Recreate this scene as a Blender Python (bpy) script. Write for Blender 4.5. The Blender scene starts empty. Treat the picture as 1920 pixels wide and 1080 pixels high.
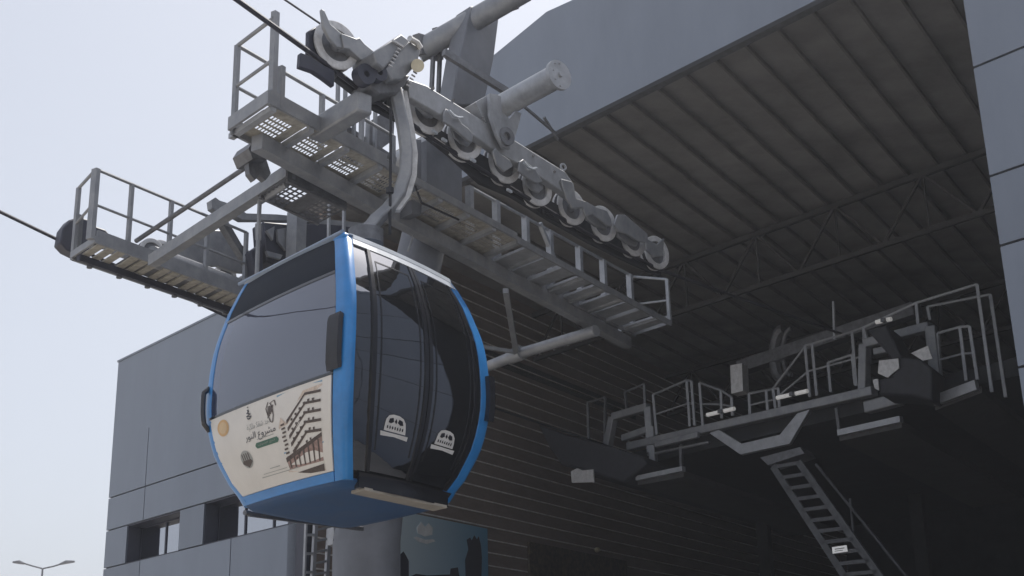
import bpy, bmesh, math, random
from mathutils import Vector, Matrix
random.seed(7)
sc = bpy.context.scene
COL = sc.collection
# ------------------------------------------------------------------ camera
FPX = 2500.0; TH = math.radians(18.5); RHO = 0.025
CAM = Vector((0, 0, 1.6))
r0 = Vector((1, 0, 0)); u0 = Vector((0, -math.sin(TH), math.cos(TH))); fwd = Vector((0, math.cos(TH), math.sin(TH)))
RT = math.cos(RHO)*r0 - math.sin(RHO)*u0; UP = math.sin(RHO)*r0 + math.cos(RHO)*u0
cam = bpy.data.cameras.new('camera'); camo = bpy.data.objects.new('camera', cam); COL.objects.link(camo)
camo.matrix_world = Matrix(((RT.x, UP.x, -fwd.x, CAM.x), (RT.y, UP.y, -fwd.y, CAM.y), (RT.z, UP.z, -fwd.z, CAM.z), (0, 0, 0, 1)))
cam.sensor_width = 36; cam.lens = FPX/1920*36; cam.clip_start = 0.1; cam.clip_end = 8000
sc.camera = camo
# ------------------------------------------------------------------ sky, sun, exposure
SUN_AZ, SUN_EL = 32.0, 58.0
w = bpy.data.worlds.new('World'); sc.world = w; w.use_nodes = True
nt = w.node_tree; bg = nt.nodes['Background']
sky = nt.nodes.new('ShaderNodeTexSky'); sky.sky_type = 'NISHITA'; sky.sun_disc = False
sky.sun_elevation = math.radians(SUN_EL); sky.sun_rotation = math.radians(SUN_AZ)
sky.air_density = 1.0; sky.dust_density = 3.5; sky.ozone_density = 1.5; sky.altitude = 10
hs = nt.nodes.new('ShaderNodeHueSaturation'); hs.inputs['Saturation'].default_value = 0.55
mx = nt.nodes.new('ShaderNodeMix'); mx.data_type = 'RGBA'; mx.inputs['Factor'].default_value = 0.4
mx.inputs['B'].default_value = (6.6, 6.9, 7.7, 1)      # summer dust veil over the whole sky
nt.links.new(sky.outputs[0], hs.inputs['Color']); nt.links.new(hs.outputs[0], mx.inputs['A'])
nt.links.new(mx.outputs['Result'], bg.inputs['Color']); bg.inputs['Strength'].default_value = 0.095
sl = bpy.data.lights.new('sun', 'SUN'); sl.energy = 3.0; sl.angle = math.radians(0.6); sl.color = (1, .95, .87)
so = bpy.data.objects.new('sun', sl); COL.objects.link(so)
sdir = Vector((math.sin(math.radians(SUN_AZ))*math.cos(math.radians(SUN_EL)), math.cos(math.radians(SUN_AZ))*math.cos(math.radians(SUN_EL)), math.sin(math.radians(SUN_EL))))
so.rotation_euler = sdir.to_track_quat('Z', 'Y').to_euler(); so.location = (0, 0, 60)
sc.view_settings.view_transform = 'Standard'; sc.view_settings.look = 'None'
sc.view_settings.exposure = 0.53; sc.view_settings.gamma = 1; sc.view_settings.use_curve_mapping = False
# ------------------------------------------------------------------ site frame: a = along the ropes, b = across them, z = up
def vec(d): d = math.radians(d); return Vector((math.sin(d), math.cos(d), 0))
DA, DB, DZ = vec(31.5), vec(-41.1), Vector((0, 0, 1))
def ray(u, v): return fwd + RT*((u-960)/FPX) - UP*((v-540)/FPX)
_A = CAM + ray(715, 200)*12.5; A0 = Vector((_A.x, _A.y, 0))
M3 = Matrix((DA, DB, DZ)).transposed(); MI = M3.inverted()
def P(a, b, z): return A0 + DA*a + DB*b + DZ*z
def L(p): return MI @ (Vector(p)-A0)
def sec(u, v, i, val):
    d = MI @ ray(u, v); c = MI @ (CAM-A0); t = (val-c[i])/d[i]; return CAM + ray(u, v)*t
def X(u, v, a): return sec(u, v, 0, a)     # on the cross plane at a
def W(u, v, b): return sec(u, v, 1, b)     # on the plane through a rope at b
def H(u, v, z): return sec(u, v, 2, z)     # on a level
# ------------------------------------------------------------------ materials
MATS = {}
def mat(name, col, rough=.6, metal=0, noise=.12, scale=6, bump=.0, coat=0, spec=.5, streak=0, ior=None, col2=None, emit=None):
    if name in MATS: return MATS[name]
    m = bpy.data.materials.new(name); m.use_nodes = True; n = m.node_tree; b = n.nodes['Principled BSDF']
    b.inputs['Roughness'].default_value = rough; b.inputs['Metallic'].default_value = metal
    b.inputs['Specular IOR Level'].default_value = spec; b.inputs['Coat Weight'].default_value = coat
    if ior: b.inputs['IOR'].default_value = ior
    tc = n.nodes.new('ShaderNodeTexCoord')
    nz = n.nodes.new('ShaderNodeTexNoise'); nz.inputs['Scale'].default_value = scale; nz.inputs['Detail'].default_value = 8; nz.inputs['Roughness'].default_value = .65
    if streak:
        mp = n.nodes.new('ShaderNodeMapping'); mp.inputs['Scale'].default_value = (1, 1, streak)
        n.links.new(tc.outputs['Object'], mp.inputs[0]); n.links.new(mp.outputs[0], nz.inputs['Vector'])
    else: n.links.new(tc.outputs['Object'], nz.inputs['Vector'])
    cr = n.nodes.new('ShaderNodeValToRGB'); cr.color_ramp.elements[0].position = .32; cr.color_ramp.elements[1].position = .68
    lo = [max(0, c*(1-noise)) for c in col]; hi = [min(1, c*(1+noise)) for c in (col2 or col)]
    cr.color_ramp.elements[0].color = (*lo, 1); cr.color_ramp.elements[1].color = (*hi, 1)
    n.links.new(nz.outputs['Fac'], cr.inputs[0]); n.links.new(cr.outputs[0], b.inputs['Base Color'])
    rr = n.nodes.new('ShaderNodeMapRange'); rr.inputs['To Min'].default_value = max(.02, rough-.08); rr.inputs['To Max'].default_value = min(1, rough+.1)
    n.links.new(nz.outputs['Fac'], rr.inputs['Value']); n.links.new(rr.outputs[0], b.inputs['Roughness'])
    if bump:
        bp = n.nodes.new('ShaderNodeBump'); bp.inputs['Strength'].default_value = bump; bp.inputs['Distance'].default_value = .02
        n.links.new(nz.outputs['Fac'], bp.inputs['Height']); n.links.new(bp.outputs[0], b.inputs['Normal'])
    if emit:
        b.inputs['Emission Color'].default_value = (*emit[0], 1); b.inputs['Emission Strength'].default_value = emit[1]
    MATS[name] = m; return m
def glassmat(name, tint, refl, trans, rough=.02):
    m = bpy.data.materials.new(name); m.use_nodes = True; n = m.node_tree; n.nodes.clear()
    out = n.nodes.new('ShaderNodeOutputMaterial')
    gl = n.nodes.new('ShaderNodeBsdfGlossy'); gl.inputs['Roughness'].default_value = rough; gl.inputs['Color'].default_value = (.92, .94, 1, 1)
    tr = n.nodes.new('ShaderNodeBsdfTransparent'); tr.inputs['Color'].default_value = (*trans, 1)
    df = n.nodes.new('ShaderNodeBsdfDiffuse'); df.inputs['Color'].default_value = (*tint, 1)
    nz = n.nodes.new('ShaderNodeTexNoise'); nz.inputs['Scale'].default_value = 2.2; nz.inputs['Detail'].default_value = 3
    tcn = n.nodes.new('ShaderNodeTexCoord'); n.links.new(tcn.outputs['Object'], nz.inputs['Vector'])
    bp = n.nodes.new('ShaderNodeBump'); bp.inputs['Strength'].default_value = .15; bp.inputs['Distance'].default_value = .01
    n.links.new(nz.outputs['Fac'], bp.inputs['Height']); n.links.new(bp.outputs[0], gl.inputs['Normal'])
    fr = n.nodes.new('ShaderNodeFresnel'); fr.inputs['IOR'].default_value = 1.5
    ad = n.nodes.new('ShaderNodeMath'); ad.operation = 'ADD'; ad.use_clamp = True; ad.inputs[1].default_value = refl
    n.links.new(fr.outputs[0], ad.inputs[0])
    m1 = n.nodes.new('ShaderNodeMixShader'); m1.inputs[0].default_value = .5
    n.links.new(df.outputs[0], m1.inputs[1]); n.links.new(tr.outputs[0], m1.inputs[2])
    m2 = n.nodes.new('ShaderNodeMixShader'); n.links.new(ad.outputs[0], m2.inputs[0]); n.links.new(m1.outputs[0], m2.inputs[1]); n.links.new(gl.outputs[0], m2.inputs[2])
    n.links.new(m2.outputs[0], out.inputs[0]); MATS[name] = m; return m
GALV = mat('galvanised_steel', (.25, .265, .295), .5, .3, .16, 5, .05, col2=(.28, .288, .305))
MASTM = mat('mast_zinc', (.165, .175, .2), .55, .25, .14, 3, .04)
GALVL = mat('pale_galvanised_steel', (.36, .375, .405), .48, .3, .18, 7, .05)
GALVD = mat('dull_dark_steel', (.15, .155, .17), .5, .35, .3, 8, .05)
DARK = mat('black_rubber', (.022, .024, .032), .65, 0, .3, 9)
NAVY = mat('dark_painted_steel', (.035, .038, .06), .5, 0, .2, 6)
ALU = mat('cast_aluminium', (.55, .55, .56), .5, .2, .2, 14, .04)
TIMB = mat('weathered_tread', (.35, .33, .29), .7, 0, .3, 11, .1)
CREAM = mat('cream_plastic', (.6, .55, .42), .45, 0, .1, 9)
FAC = mat('facade_panel', (.2, .228, .28), .42, .15, .09, .9, .25, spec=.45, streak=.3)
FACD = mat('facade_joint', (.03, .03, .035), .8)
INT = mat('hall_roof_sheet', (.29, .283, .278), .8, 0, .3, .55, 0)
STAIR = mat('stair_steel', (.09, .095, .105), .6, .2, .3, 6)
INTJ = mat('joist_paint', (.21, .205, .2), .8, 0, .2, 3)
INTT = mat('truss_paint', (.055, .055, .057), .8, 0, .2, 3)
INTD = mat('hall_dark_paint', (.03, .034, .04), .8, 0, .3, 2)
SLAT = mat('brown_wall_plank', (.25, .2, .175), .65, 0, .16, 3, .03, streak=4)
SEAM = mat('pale_wall_seam', (.8, .77, .74), .6, 0, .25, 5)
ROPE = mat('rope_steel', (.05, .05, .065), .45, .4, .3, 40)
BLUE = mat('cabin_blue_paint', (.016, .185, .5), .34, 0, .14, 3, .02, coat=.2, col2=(.024, .205, .53))
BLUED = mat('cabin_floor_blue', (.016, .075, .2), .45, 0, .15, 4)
BLACKP = mat('black_gloss_trim', (.012, .013, .018), .22, 0, .2, 6, coat=.4)
HDR = mat('dark_header_film', (.014, .018, .028), .55, 0, .15, 4, spec=.08)
ROOFP = mat('roof_blue_grey_paint', (.16, .22, .32), .3, 0, .1, 5, coat=.4)
WHITEP = mat('pale_paint_sky_shine', (.5, .54, .6), .3, 0, .08, 5, coat=.4)  # pale tone carries the header's sky reflection and beam glints; also sensor tips
BEIGE = mat('beige_sill', (.35, .32, .28), .55, 0, .15, 8)
SEATM = mat('seat_plastic', (.05, .055, .065), .6, 0, .2, 5)
GLD = glassmat('tinted_door_glass', (.006, .007, .009), .24, (.06, .065, .08))
GLW = glassmat('cabin_window_glass', (.085, .098, .15), .11, (.5, .56, .72))
GLF = glassmat('facade_glass', (.02, .022, .03), .45, (.1, .1, .12))
CONC = mat('concrete_paving', (.36, .33, .29), .85, 0, .15, 1.5, .1)
# each cladding panel differs a little in tone from its neighbours
n = FAC.node_tree; ge_ = n.nodes.new('ShaderNodeNewGeometry'); hv = n.nodes.new('ShaderNodeHueSaturation'); mr = n.nodes.new('ShaderNodeMapRange')
mr.inputs['To Min'].default_value = .93; mr.inputs['To Max'].default_value = 1.07
n.links.new(ge_.outputs['Random Per Island'], mr.inputs['Value']); n.links.new(mr.outputs[0], hv.inputs['Value'])
b_ = n.nodes['Principled BSDF']; src = b_.inputs['Base Color'].links[0].from_socket
n.links.new(src, hv.inputs['Color']); n.links.new(hv.outputs[0], b_.inputs['Base Color'])
# ------------------------------------------------------------------ mesh builder
class MB:
    def __init__(s): s.v = []; s.f = []; s.sm = []
    def add(s, vs, fs, smooth=False):
        o = len(s.v); s.v += [Vector(v) for v in vs]; s.f += [tuple(i+o for i in f) for f in fs]; s.sm += [smooth]*len(fs); return s
    def hexa(s, c):   # 8 corners: bottom 4, top 4
        return s.add(c, [(0, 3, 2, 1), (4, 5, 6, 7), (0, 1, 5, 4), (1, 2, 6, 5), (2, 3, 7, 6), (3, 0, 4, 7)])
    def box(s, a0, a1, b0, b1, z0, z1):
        return s.hexa([P(a0, b0, z0), P(a1, b0, z0), P(a1, b1, z0), P(a0, b1, z0), P(a0, b0, z1), P(a1, b0, z1), P(a1, b1, z1), P(a0, b1, z1)])
    def bar(s, p, q, w, h=None, up=DZ):
        h = h or w; p = Vector(p); q = Vector(q); d = (q-p).normalized(); x = d.cross(up)
        if x.length < .05: x = d.cross(DA)
        x.normalize(); y = x.cross(d).normalized(); x *= w/2; y *= h/2
        return s.hexa([p-x-y, p+x-y, p+x+y, p-x+y, q-x-y, q+x-y, q+x+y, q-x+y])
    def tube(s, p, q, r, n=10, r2=None, caps=True):
        p = Vector(p); q = Vector(q); r2 = r if r2 is None else r2; d = (q-p).normalized(); x = d.orthogonal().normalized(); y = d.cross(x)
        vs = [c+(x*math.cos(t)+y*math.sin(t))*rr for c, rr in ((p, r), (q, r2)) for t in [2*math.pi*i/n for i in range(n)]]
        s.add(vs, [(i, (i+1) % n, n+(i+1) % n, n+i) for i in range(n)], True)
        if caps: s.add(vs, [tuple(reversed(range(n))), tuple(range(n, 2*n))])
        return s
    def path(s, pts, r, n=8):
        pts = [Vector(p) for p in pts]; N = len(pts); vs = []; prev = None
        for i, p in enumerate(pts):
            d = (pts[min(i+1, N-1)]-pts[max(i-1, 0)]).normalized()
            if prev is None: x = d.orthogonal().normalized()
            else: x = (prev - d*prev.dot(d)).normalized()
            prev = x; y = d.cross(x); rr = r[i] if isinstance(r, (list, tuple)) else r
            vs += [p+(x*math.cos(2*math.pi*k/n)+y*math.sin(2*math.pi*k/n))*rr for k in range(n)]
        fs = [(i*n+k, i*n+(k+1) % n, (i+1)*n+(k+1) % n, (i+1)*n+k) for i in range(N-1) for k in range(n)]
        s.add(vs, fs, True); s.add(vs[:n], [tuple(reversed(range(n)))]); s.add(vs[-n:], [tuple(range(n))]); return s
    def ribbon(s, pts, w, t, wd):   # bent flat bar: width w along wd, thickness t
        pts = [Vector(p) for p in pts]; N = len(pts); vs = []; wd = Vector(wd).normalized()
        for i, p in enumerate(pts):
            d = (pts[min(i+1, N-1)]-pts[max(i-1, 0)]).normalized(); y = d.cross(wd).normalized()
            vs += [p-wd*w/2-y*t/2, p+wd*w/2-y*t/2, p+wd*w/2+y*t/2, p-wd*w/2+y*t/2]
        fs = [(i*4+k, i*4+(k+1) % 4, i*4+4+(k+1) % 4, i*4+4+k) for i in range(N-1) for k in range(4)]
        return s.add(vs, fs+[(3, 2, 1, 0), (4*N-4, 4*N-3, 4*N-2, 4*N-1)])
    def plate(s, pts, t, along):   # polygon given thickness t along a direction
        pts = [Vector(p) for p in pts]; N = len(pts); o = Vector(along).normalized()*t
        vs = pts+[p+o for p in pts]
        return s.add(vs, [tuple(range(N)), tuple(reversed(range(N, 2*N)))]+[(i, (i+1) % N, N+(i+1) % N, N+i) for i in range(N)])
    def ring(s, c, ax, prof, n=28):   # lathe: prof = [(radius, offset along axis)] closed loop
        c = Vector(c); ax = Vector(ax).normalized(); x = ax.cross(DZ).normalized(); y = ax.cross(x); K = len(prof)
        vs = [c+ax*o+(x*math.cos(t)+y*math.sin(t))*r for t in [2*math.pi*i/n for i in range(n)] for r, o in prof]
        return s.add(vs, [(i*K+k, i*K+(k+1) % K, ((i+1) % n)*K+(k+1) % K, ((i+1) % n)*K+k) for i in range(n) for k in range(K)], False)
def build(name, mb, m, parent=None, label=None, bevel=0, smooth_angle=None):
    off = Vector((0, 0, 0)); q = parent
    while q: off += q.location; q = q.parent
    me = bpy.data.meshes.new(name); me.from_pydata([tuple(v-off) for v in mb.v], [], mb.f)
    for p, sm in zip(me.polygons, mb.sm): p.use_smooth = sm
    bm = bmesh.new(); bm.from_mesh(me); bmesh.ops.remove_doubles(bm, verts=bm.verts, dist=1e-5); bmesh.ops.recalc_face_normals(bm, faces=bm.faces); bm.to_mesh(me); bm.free()
    me.set_sharp_from_angle(angle=math.radians(38))
    me.materials.append(m); o = bpy.data.objects.new(name, me); COL.objects.link(o); o.parent = parent
    if label: o['label'] = label
    if bevel:
        bv = o.modifiers.new('bevel', 'BEVEL'); bv.width = bevel; bv.segments = 2; bv.limit_method = 'ANGLE'
    return o
def thing(name, label, cat, loc, group=None):
    o = bpy.data.objects.new(name, None); COL.objects.link(o); o.location = loc; o.empty_display_size = .3
    o['label'] = label; o['category'] = cat
    if group: o['group'] = group
    return o
def solo(o, label, cat, group=None):
    o['label'] = label; o['category'] = cat
    if group: o['group'] = group
    return o
def struct(o, kind='structure', label=None):
    o['kind'] = kind
    if label: o['label'] = label
    return o
def lerp(p, q, t): return Vector(p)*(1-t)+Vector(q)*t
def copy_tree(o, shift, label=None):
    c = o.copy(); COL.objects.link(c); c.location = o.location+shift
    if label: c['label'] = label
    for ch in list(o.children):
        d = ch.copy(); COL.objects.link(d); d.parent = c
        for g in list(ch.children):
            e = g.copy(); COL.objects.link(e); e.parent = d
    return c
# ================================================================== GROUND
g = MB(); g.add([(-450, -450, 0), (450, -450, 0), (450, 450, 0), (-450, 450, 0)], [(0, 1, 2, 3)])
struct(build('ground', g, CONC), label='pale concrete plaza around the station')
# ================================================================== STATION BUILDING
FA = 6.2          # facade plane
BL, BR = 8.9, -4.62   # sides of the hall opening
ROOF = 9.86
bld = thing('station_building', 'large grey panelled cable car station with a deep open hall', 'building', P(FA, BL, 0))
def FB(u, v): l = L(X(u, v, FA)); return l.y, l.z
TH_ = .35
FAR = 16.84
# left wing facade as panels with open joints on a dark backing wall; windows are real openings
zj1 = 6.74; zw1t = FB(237, 988)[1]; zw1b = FB(237, 1057)[1]
bw1l, bw1r = FB(237, 1020)[0], FB(335, 1000)[0]
bw2l, bw2r = FB(382, 980)[0], BL+.1
zw2t, zw2b = FB(382, 940)[1], FB(382, 1020)[1]
zt = (zw1t+zw2t)/2; zb = (zw1b+zw2b)/2
wall = MB(); J = .014
def panel(b0, b1, z0, z1, a0=FA, mbx=None): (mbx or wall).box(a0, a0+.05, b0+J, b1-J, z0+J, z1-J)
bj = FB(275, 870)[0]; bj2 = FB(432, 1040)[0]
panel(bj, FAR, zj1, 8.0+J); panel(BL, bj, zj1, 8.0+J); wall.box(FA, FA+.05, BL+J, FAR-J, 8.0, ROOF-J)
panel(bj, FAR, zt, zj1); panel(BL, bj, zt, zj1)
panel(bw1l, FAR, zb, zt); panel(bw2l, bw1r, zb, zt)
bb = [FAR, FB(262, 1060)[0], bj2, BL]
for zz0, zz1 in ((3.1, zb), (1.5, 3.1), (.05, 1.5)):
    for i in range(3): panel(bb[i+1], bb[i], zz0, zz1)
# left end return of the wing
for z0, z1 in ((.05, 1.5), (1.5, 3.1), (3.1, zb), (zb, zt), (zt, zj1), (zj1, ROOF)):
    for k in range(4): wall.hexa([P(FA+.05+k*3.4+J, FAR-.0, z0+J), P(FA+.05+(k+1)*3.4-J, FAR, z0+J), P(FA+.05+(k+1)*3.4-J, FAR-.05, z0+J), P(FA+.05+k*3.4+J, FAR-.05, z0+J),
                                   P(FA+.05+k*3.4+J, FAR, z1-J), P(FA+.05+(k+1)*3.4-J, FAR, z1-J), P(FA+.05+(k+1)*3.4-J, FAR-.05, z1-J), P(FA+.05+k*3.4+J, FAR-.05, z1-J)])
cl = build('cladding', wall, FAC, bld)
core = MB()
a0, a1 = FA+.053, FA+.45
core.box(a0, a1, BL+.03, FAR-.06, zt, ROOF-.03); core.box(a0, a1, BL+.03, FAR-.06, 0, zb)
core.box(a0, a1, bw1l, FAR-.06, zb, zt); core.box(a0, a1, bw2l, bw1r, zb, zt)
core.box(a1, a1+13, FAR-.4, FAR-.06, 0, ROOF-.03)
build('wall', core, FACD, bld)
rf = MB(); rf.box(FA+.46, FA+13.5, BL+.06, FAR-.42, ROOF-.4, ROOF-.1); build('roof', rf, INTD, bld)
cop = MB(); cop.box(FA-.02, FA+.47, BL+.02, FAR+.02, ROOF-.012, ROOF+.03); build('coping', cop, FAC, bld)
# windows
def window(bl, br, zb_, zt_, n):
    fr = MB(); a = FA+.38
    fr.box(a, a+.06, br, bl, zt_-.05, zt_); fr.box(a, a+.06, br, bl, zb_, zb_+.05)
    for k in range(n+1):
        b = br+(bl-br-.05)*k/n; fr.box(a-.002, a+.058, b, b+.05, zb_+.05, zt_-.05)
    f = build('window', fr, NAVY, bld)
    pn = MB(); pn.box(a+.02, a+.035, br+.05, bl-.05, zb_+.05, zt_-.05); build('pane', pn, GLF, f)
    rv = MB(); rv.box(FA+.03, a, bl-.02, bl+.0, zb_, zt_); rv.box(FA+.03, a, br, br+.02, zb_, zt_); rv.box(FA+.03, a, br+.02, bl-.02, zt_-.02, zt_+.0)
    rv.box(FA+.03, a, br+.02, bl-.02, zb_, zb_+.015)
    build('reveal', rv, NAVY, f)
    bk = MB(); bk.box(a+2.2, a+2.3, max(br-1, BL+.45), bl+1, zb_-1, zt_+.3); build('room_wall', bk, SEAM, f)
window(bw1l, bw1r, zb, zt, 2); window(bw2l, BL+.32, zb, zt, 3)
# hood over the opening
hood = MB()
sil = [FB(*q) for q in ((1050, 245), (1032, 34.5), (909, 117), (826, 186), (826, 372))]
bT, zT = FB(1025, 24)
zTop = zT+.02
HP = [(-14, 10.12), (BR-.0, 10.12)]
# front face polygon (b,z); unseen right top shaped low so the doors mirror sky
front = [(3.9+.55, 10.12), (-13, 10.12), (-13, 10.3), (-3.6, 10.35), (-2.4, 10.8), (-.4, 11.4), (1.55, 12.12), (bT, zTop), (3.66, FB(909, 117)[1]), (4.45, FB(909, 117)[1]-.75)]
hood.plate([P(FA, b, z) for b, z in front], .1, DA)
hm = build('hood', hood, FAC, bld, 'grey panelled band above the hall mouth with a slanted left end')
# side of hood & lintel over remaining opening to the left wing
lin = MB(); lin.box(FA+.12, FA+.3, -4.6, 8.8, 10.16, 10.3); build('lintel', lin, GALVD, bld)
# right pier
pier = MB()
zs = [0.02, 3.2]
js = [L(X(1830, 125, FA)).z, L(X(1855, 331, FA)).z, L(X(1875, 461, FA)).z]
for z0, z1 in ((.02, 2.9), (2.9, 5.0), (5.0, js[2]), (js[2], js[1]), (js[1], js[0]), (js[0], 10.1)):
    for k in range(3): panel(BR-2.8*(k+1), BR-2.8*k, z0, z1, FA, pier)
build('pier', pier, FAC, bld)
pc = MB(); pc.box(FA+.053, FA+.7, -13, BR-.02, 0, 10.1); build('pier_core', pc, FACD, bld)
# ---- hall inside
HL = 30
hw = MB(); hw.box(FA+.5, FA+HL, BL+.06, BL+.4, 0, 11.4)
build('side_wall', hw, SLAT, bld, 'dark brown planked inner wall with thin pale seams')
sm = MB(); z = .35
while z < 11.2:
    sm.box(FA+.02, FA+HL, BL+.035, BL+.062, z, z+.026); z += .272
build('wall_seam', sm, SEAM, bld)
pk = MB(); z = .35
edge = MB(); edge.box(FA+.0, FA+.5, BL+.06, BL+.4, 0, ROOF-.02); build('corner_post', edge, NAVY, bld)
rw = MB(); rw.box(FA+.7, FA+HL, BR-.4, BR-.02, 0, 11.4); rw.box(FA+HL, FA+HL+.3, BR-.4, BL+.4, 0, 11.4)
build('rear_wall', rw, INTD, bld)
CZ = 10.95
ce = MB(); ce.box(FA+.12, FA+HL, BR-.4, BL+.4, CZ+.3, CZ+.4); build('hall_ceiling', ce, INT, bld)
rib = MB()
b = BR+.2
while b < BL:
    rib.box(FA+.15, FA+HL-.1, b, b+.04, CZ+.22, CZ+.298); b += .62+random.uniform(-.05, .05)
build('ceiling_joist', rib, INTJ, bld)
for k, a in enumerate((FA+8.2, FA+15.4)):
    t = MB(); zl, zu = CZ-1.0, CZ+.08
    t.bar(P(a, BR, zl), P(a, BL, zl), .09, .09); t.bar(P(a, BR, zu), P(a, BL, zu), .1, .1)
    nb = 7; st = (BL-BR)/nb
    for i in range(nb):
        b0 = BR+i*st; t.bar(P(a, b0, zl), P(a, b0+st/2, zu), .05); t.bar(P(a, b0+st/2, zu), P(a, b0+st, zl), .05); t.bar(P(a, b0+st/2, zl), P(a, b0+st/2, zu), .04)
    build('roof_truss', t, INTT, bld)
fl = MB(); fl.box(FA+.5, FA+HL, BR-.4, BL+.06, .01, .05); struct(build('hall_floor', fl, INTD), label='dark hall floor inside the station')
# near-black strip at the corner and posters on the planked wall
dp = MB(); dp.box(FA-.1, FA+.02, BL-.3, BL+.0, 0, zb+.0)
dpo = build('corner_strip', dp, NAVY, bld)

exec_later = []
# ================================================================== POSTERS ON THE PLANKED WALL
def onwall(u, v, b=BL+.03): return W(u, v, b)
pl = [onwall(745, 958), onwall(911, 985), onwall(911, 1120), onwall(745, 1120)]
zp = L(pl[0]).z; ap0, ap1 = L(pl[0]).x, L(pl[1]).x
pos = thing('wall_poster', 'teal blue poster with a white crest and dark trees on the planked wall', 'poster', P((ap0+ap1)/2, BL, zp-1.6))
POST = bpy.data.materials.new('poster_print'); POST.use_nodes = True; n = POST.node_tree; bs = n.nodes['Principled BSDF']; bs.inputs['Roughness'].default_value = .4
tc = n.nodes.new('ShaderNodeTexCoord'); sp = n.nodes.new('ShaderNodeSeparateXYZ'); cr = n.nodes.new('ShaderNodeValToRGB')
n.links.new(tc.outputs['Generated'], sp.inputs[0]); n.links.new(sp.outputs['X'], cr.inputs[0]); n.links.new(cr.outputs[0], bs.inputs['Base Color'])
cr.color_ramp.elements[0].color = (.68, .8, .86, 1); cr.color_ramp.elements[1].color = (.13, .36, .56, 1)
s_ = MB(); s_.box(ap0, ap1, BL-.02, BL+.03, zp-1.6, zp); build('panel', s_, POST, pos)
def wallplate(pts, t=.012, off=.034):
    m = MB(); m.plate([W(u, v, BL-.02-.001) for u, v in pts], -t, DB); return m
tr = MB()
tree_out = [(873, 1082), (872, 1050), (878, 1030), (875, 1012), (881, 1008), (884, 1014), (889, 1004), (894, 1012), (897, 1006), (901, 1022), (903, 1045), (902, 1082)]
m = wallplate(tree_out); build('tree_print', m, NAVY, pos)
m = MB()
for pts in ([(748, 1082), (750, 1040), (756, 1034), (761, 1042), (766, 1052), (766, 1082)], [(843, 1082), (845, 1066), (858, 1064), (861, 1082)], [(766, 1082), (780, 1076), (800, 1079), (845, 1077), (845, 1090), (766, 1090)]):
    m.plate([W(u, v, BL-.022) for u, v in pts], -.01, DB)
build('skyline_print', m, NAVY, pos)
CRM = mat('crest_print', (.85, .88, .9), .5)
m = MB()
for pts in ([(781, 990), (789, 979), (797, 988), (803, 981), (811, 990), (810, 1003), (796, 1006), (783, 1000)], [(775, 1008), (780, 1006), (797, 1012), (812, 1011), (816, 1015), (800, 1020), (785, 1016)]):
    m.plate([W(u, v, BL-.024) for u, v in pts], -.01, DB)
build('crest_print', m, CRM, pos)
# dark leafy billboard further along
q0, q1 = L(W(990, 1016, BL)), L(W(1172, 1046, BL))
GREEN = mat('leafy_print', (.012, .012, .01), .6, 0, .6, 9, col2=(.1, .075, .05))
s_ = MB(); s_.box(q0.x, q1.x, BL-.05, BL+.03, q0.z-2.2, q0.z)
solo(build('dark_billboard', s_, GREEN), 'dark brown speckled picture board low on the planked wall', 'billboard')
lm = MB(); c = W(1118, 1031, BL); lm.ring(c, DB, [(.001, -.1), (.05, -.08), (.06, 0), (.001, 0)], 16)
solo(build('wall_lamp', lm, CREAM), 'tiny round pale fitting above the speckled picture board', 'wall fitting')

# ================================================================== ROPES
rp = [W(-400, -760, 0)-DA*0]
def lane_rope(pxs, b, ext0, ext1, r):
    pts = [W(u, v, b) for u, v in pxs]
    p0 = pts[0]+(pts[0]-pts[1]).normalized()*ext0; p1 = pts[-1]+(pts[-1]-pts[-2]).normalized()*ext1
    return MB().path([p0]+pts+[p1], r, 8)
R1 = [(445, 0), (600, 112), (700, 186), (830, 272), (960, 354), (1100, 437), (1240, 507), (1640, 648)]
solo(build('haul_rope', lane_rope(R1, 0, 14, 8, .024), ROPE), 'thick dark haul rope running under the upper row of sheaves', 'rope')
B2 = 5.75
R2 = [(0, 397), (120, 455), (300, 535), (430, 596), (930, 766), (1180, 850)]
solo(build('haul_rope', lane_rope(R2, B2, 14, 6, .022), ROPE), 'dark haul rope passing the low left walkway and behind the cabin', 'rope')
m = MB().path([W(535, 0, .25)+(W(535, 0, .25)-W(600, 44, .25)).normalized()*14, W(535, 0, .25), W(600, 44, .25), W(612, 54, .25)], .01, 6)
solo(build('signal_cable', m, ROPE), 'thin cable rising to the top left beside the haul rope', 'cable')

# ================================================================== TOWER
TB = 1.5
tw = thing('support_tower', 'leaning grey steel tower mast with a round crossarm and lifting frame', 'tower', P(.3, TB, 0))
pts = [W(688, 960, TB), W(825, 300, TB), W(884, 60, TB)]
base = Vector((pts[0].x, pts[0].y, 0))
m = MB(); m.path([base, pts[0]-DZ*.3, pts[0]+(pts[1]-pts[0])*.12, pts[1]], [.35, .34, .32, .235], 24); build('mast', m, MASTM, tw)
m = MB(); m.tube(base-Vector((0, 0, .0)), base+(pts[0]-base).normalized()*.12, .55, 24); build('base_plate', m, GALVD, tw)
m = MB(); q = [W(x, y, TB) for x, y in ((868, 20), (925, 20), (912, 120), (893, 205), (832, 205), (848, 110))]
m.plate([p-DB*.15 for p in q], .3, DB); build('mast_head', m, MASTM, tw, bevel=.02)
m = MB(); m.tube(W(783, 98, 2.1), W(985, -18, .75), .15, 18); build('lifting_beam', m, GALV, tw)
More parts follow.
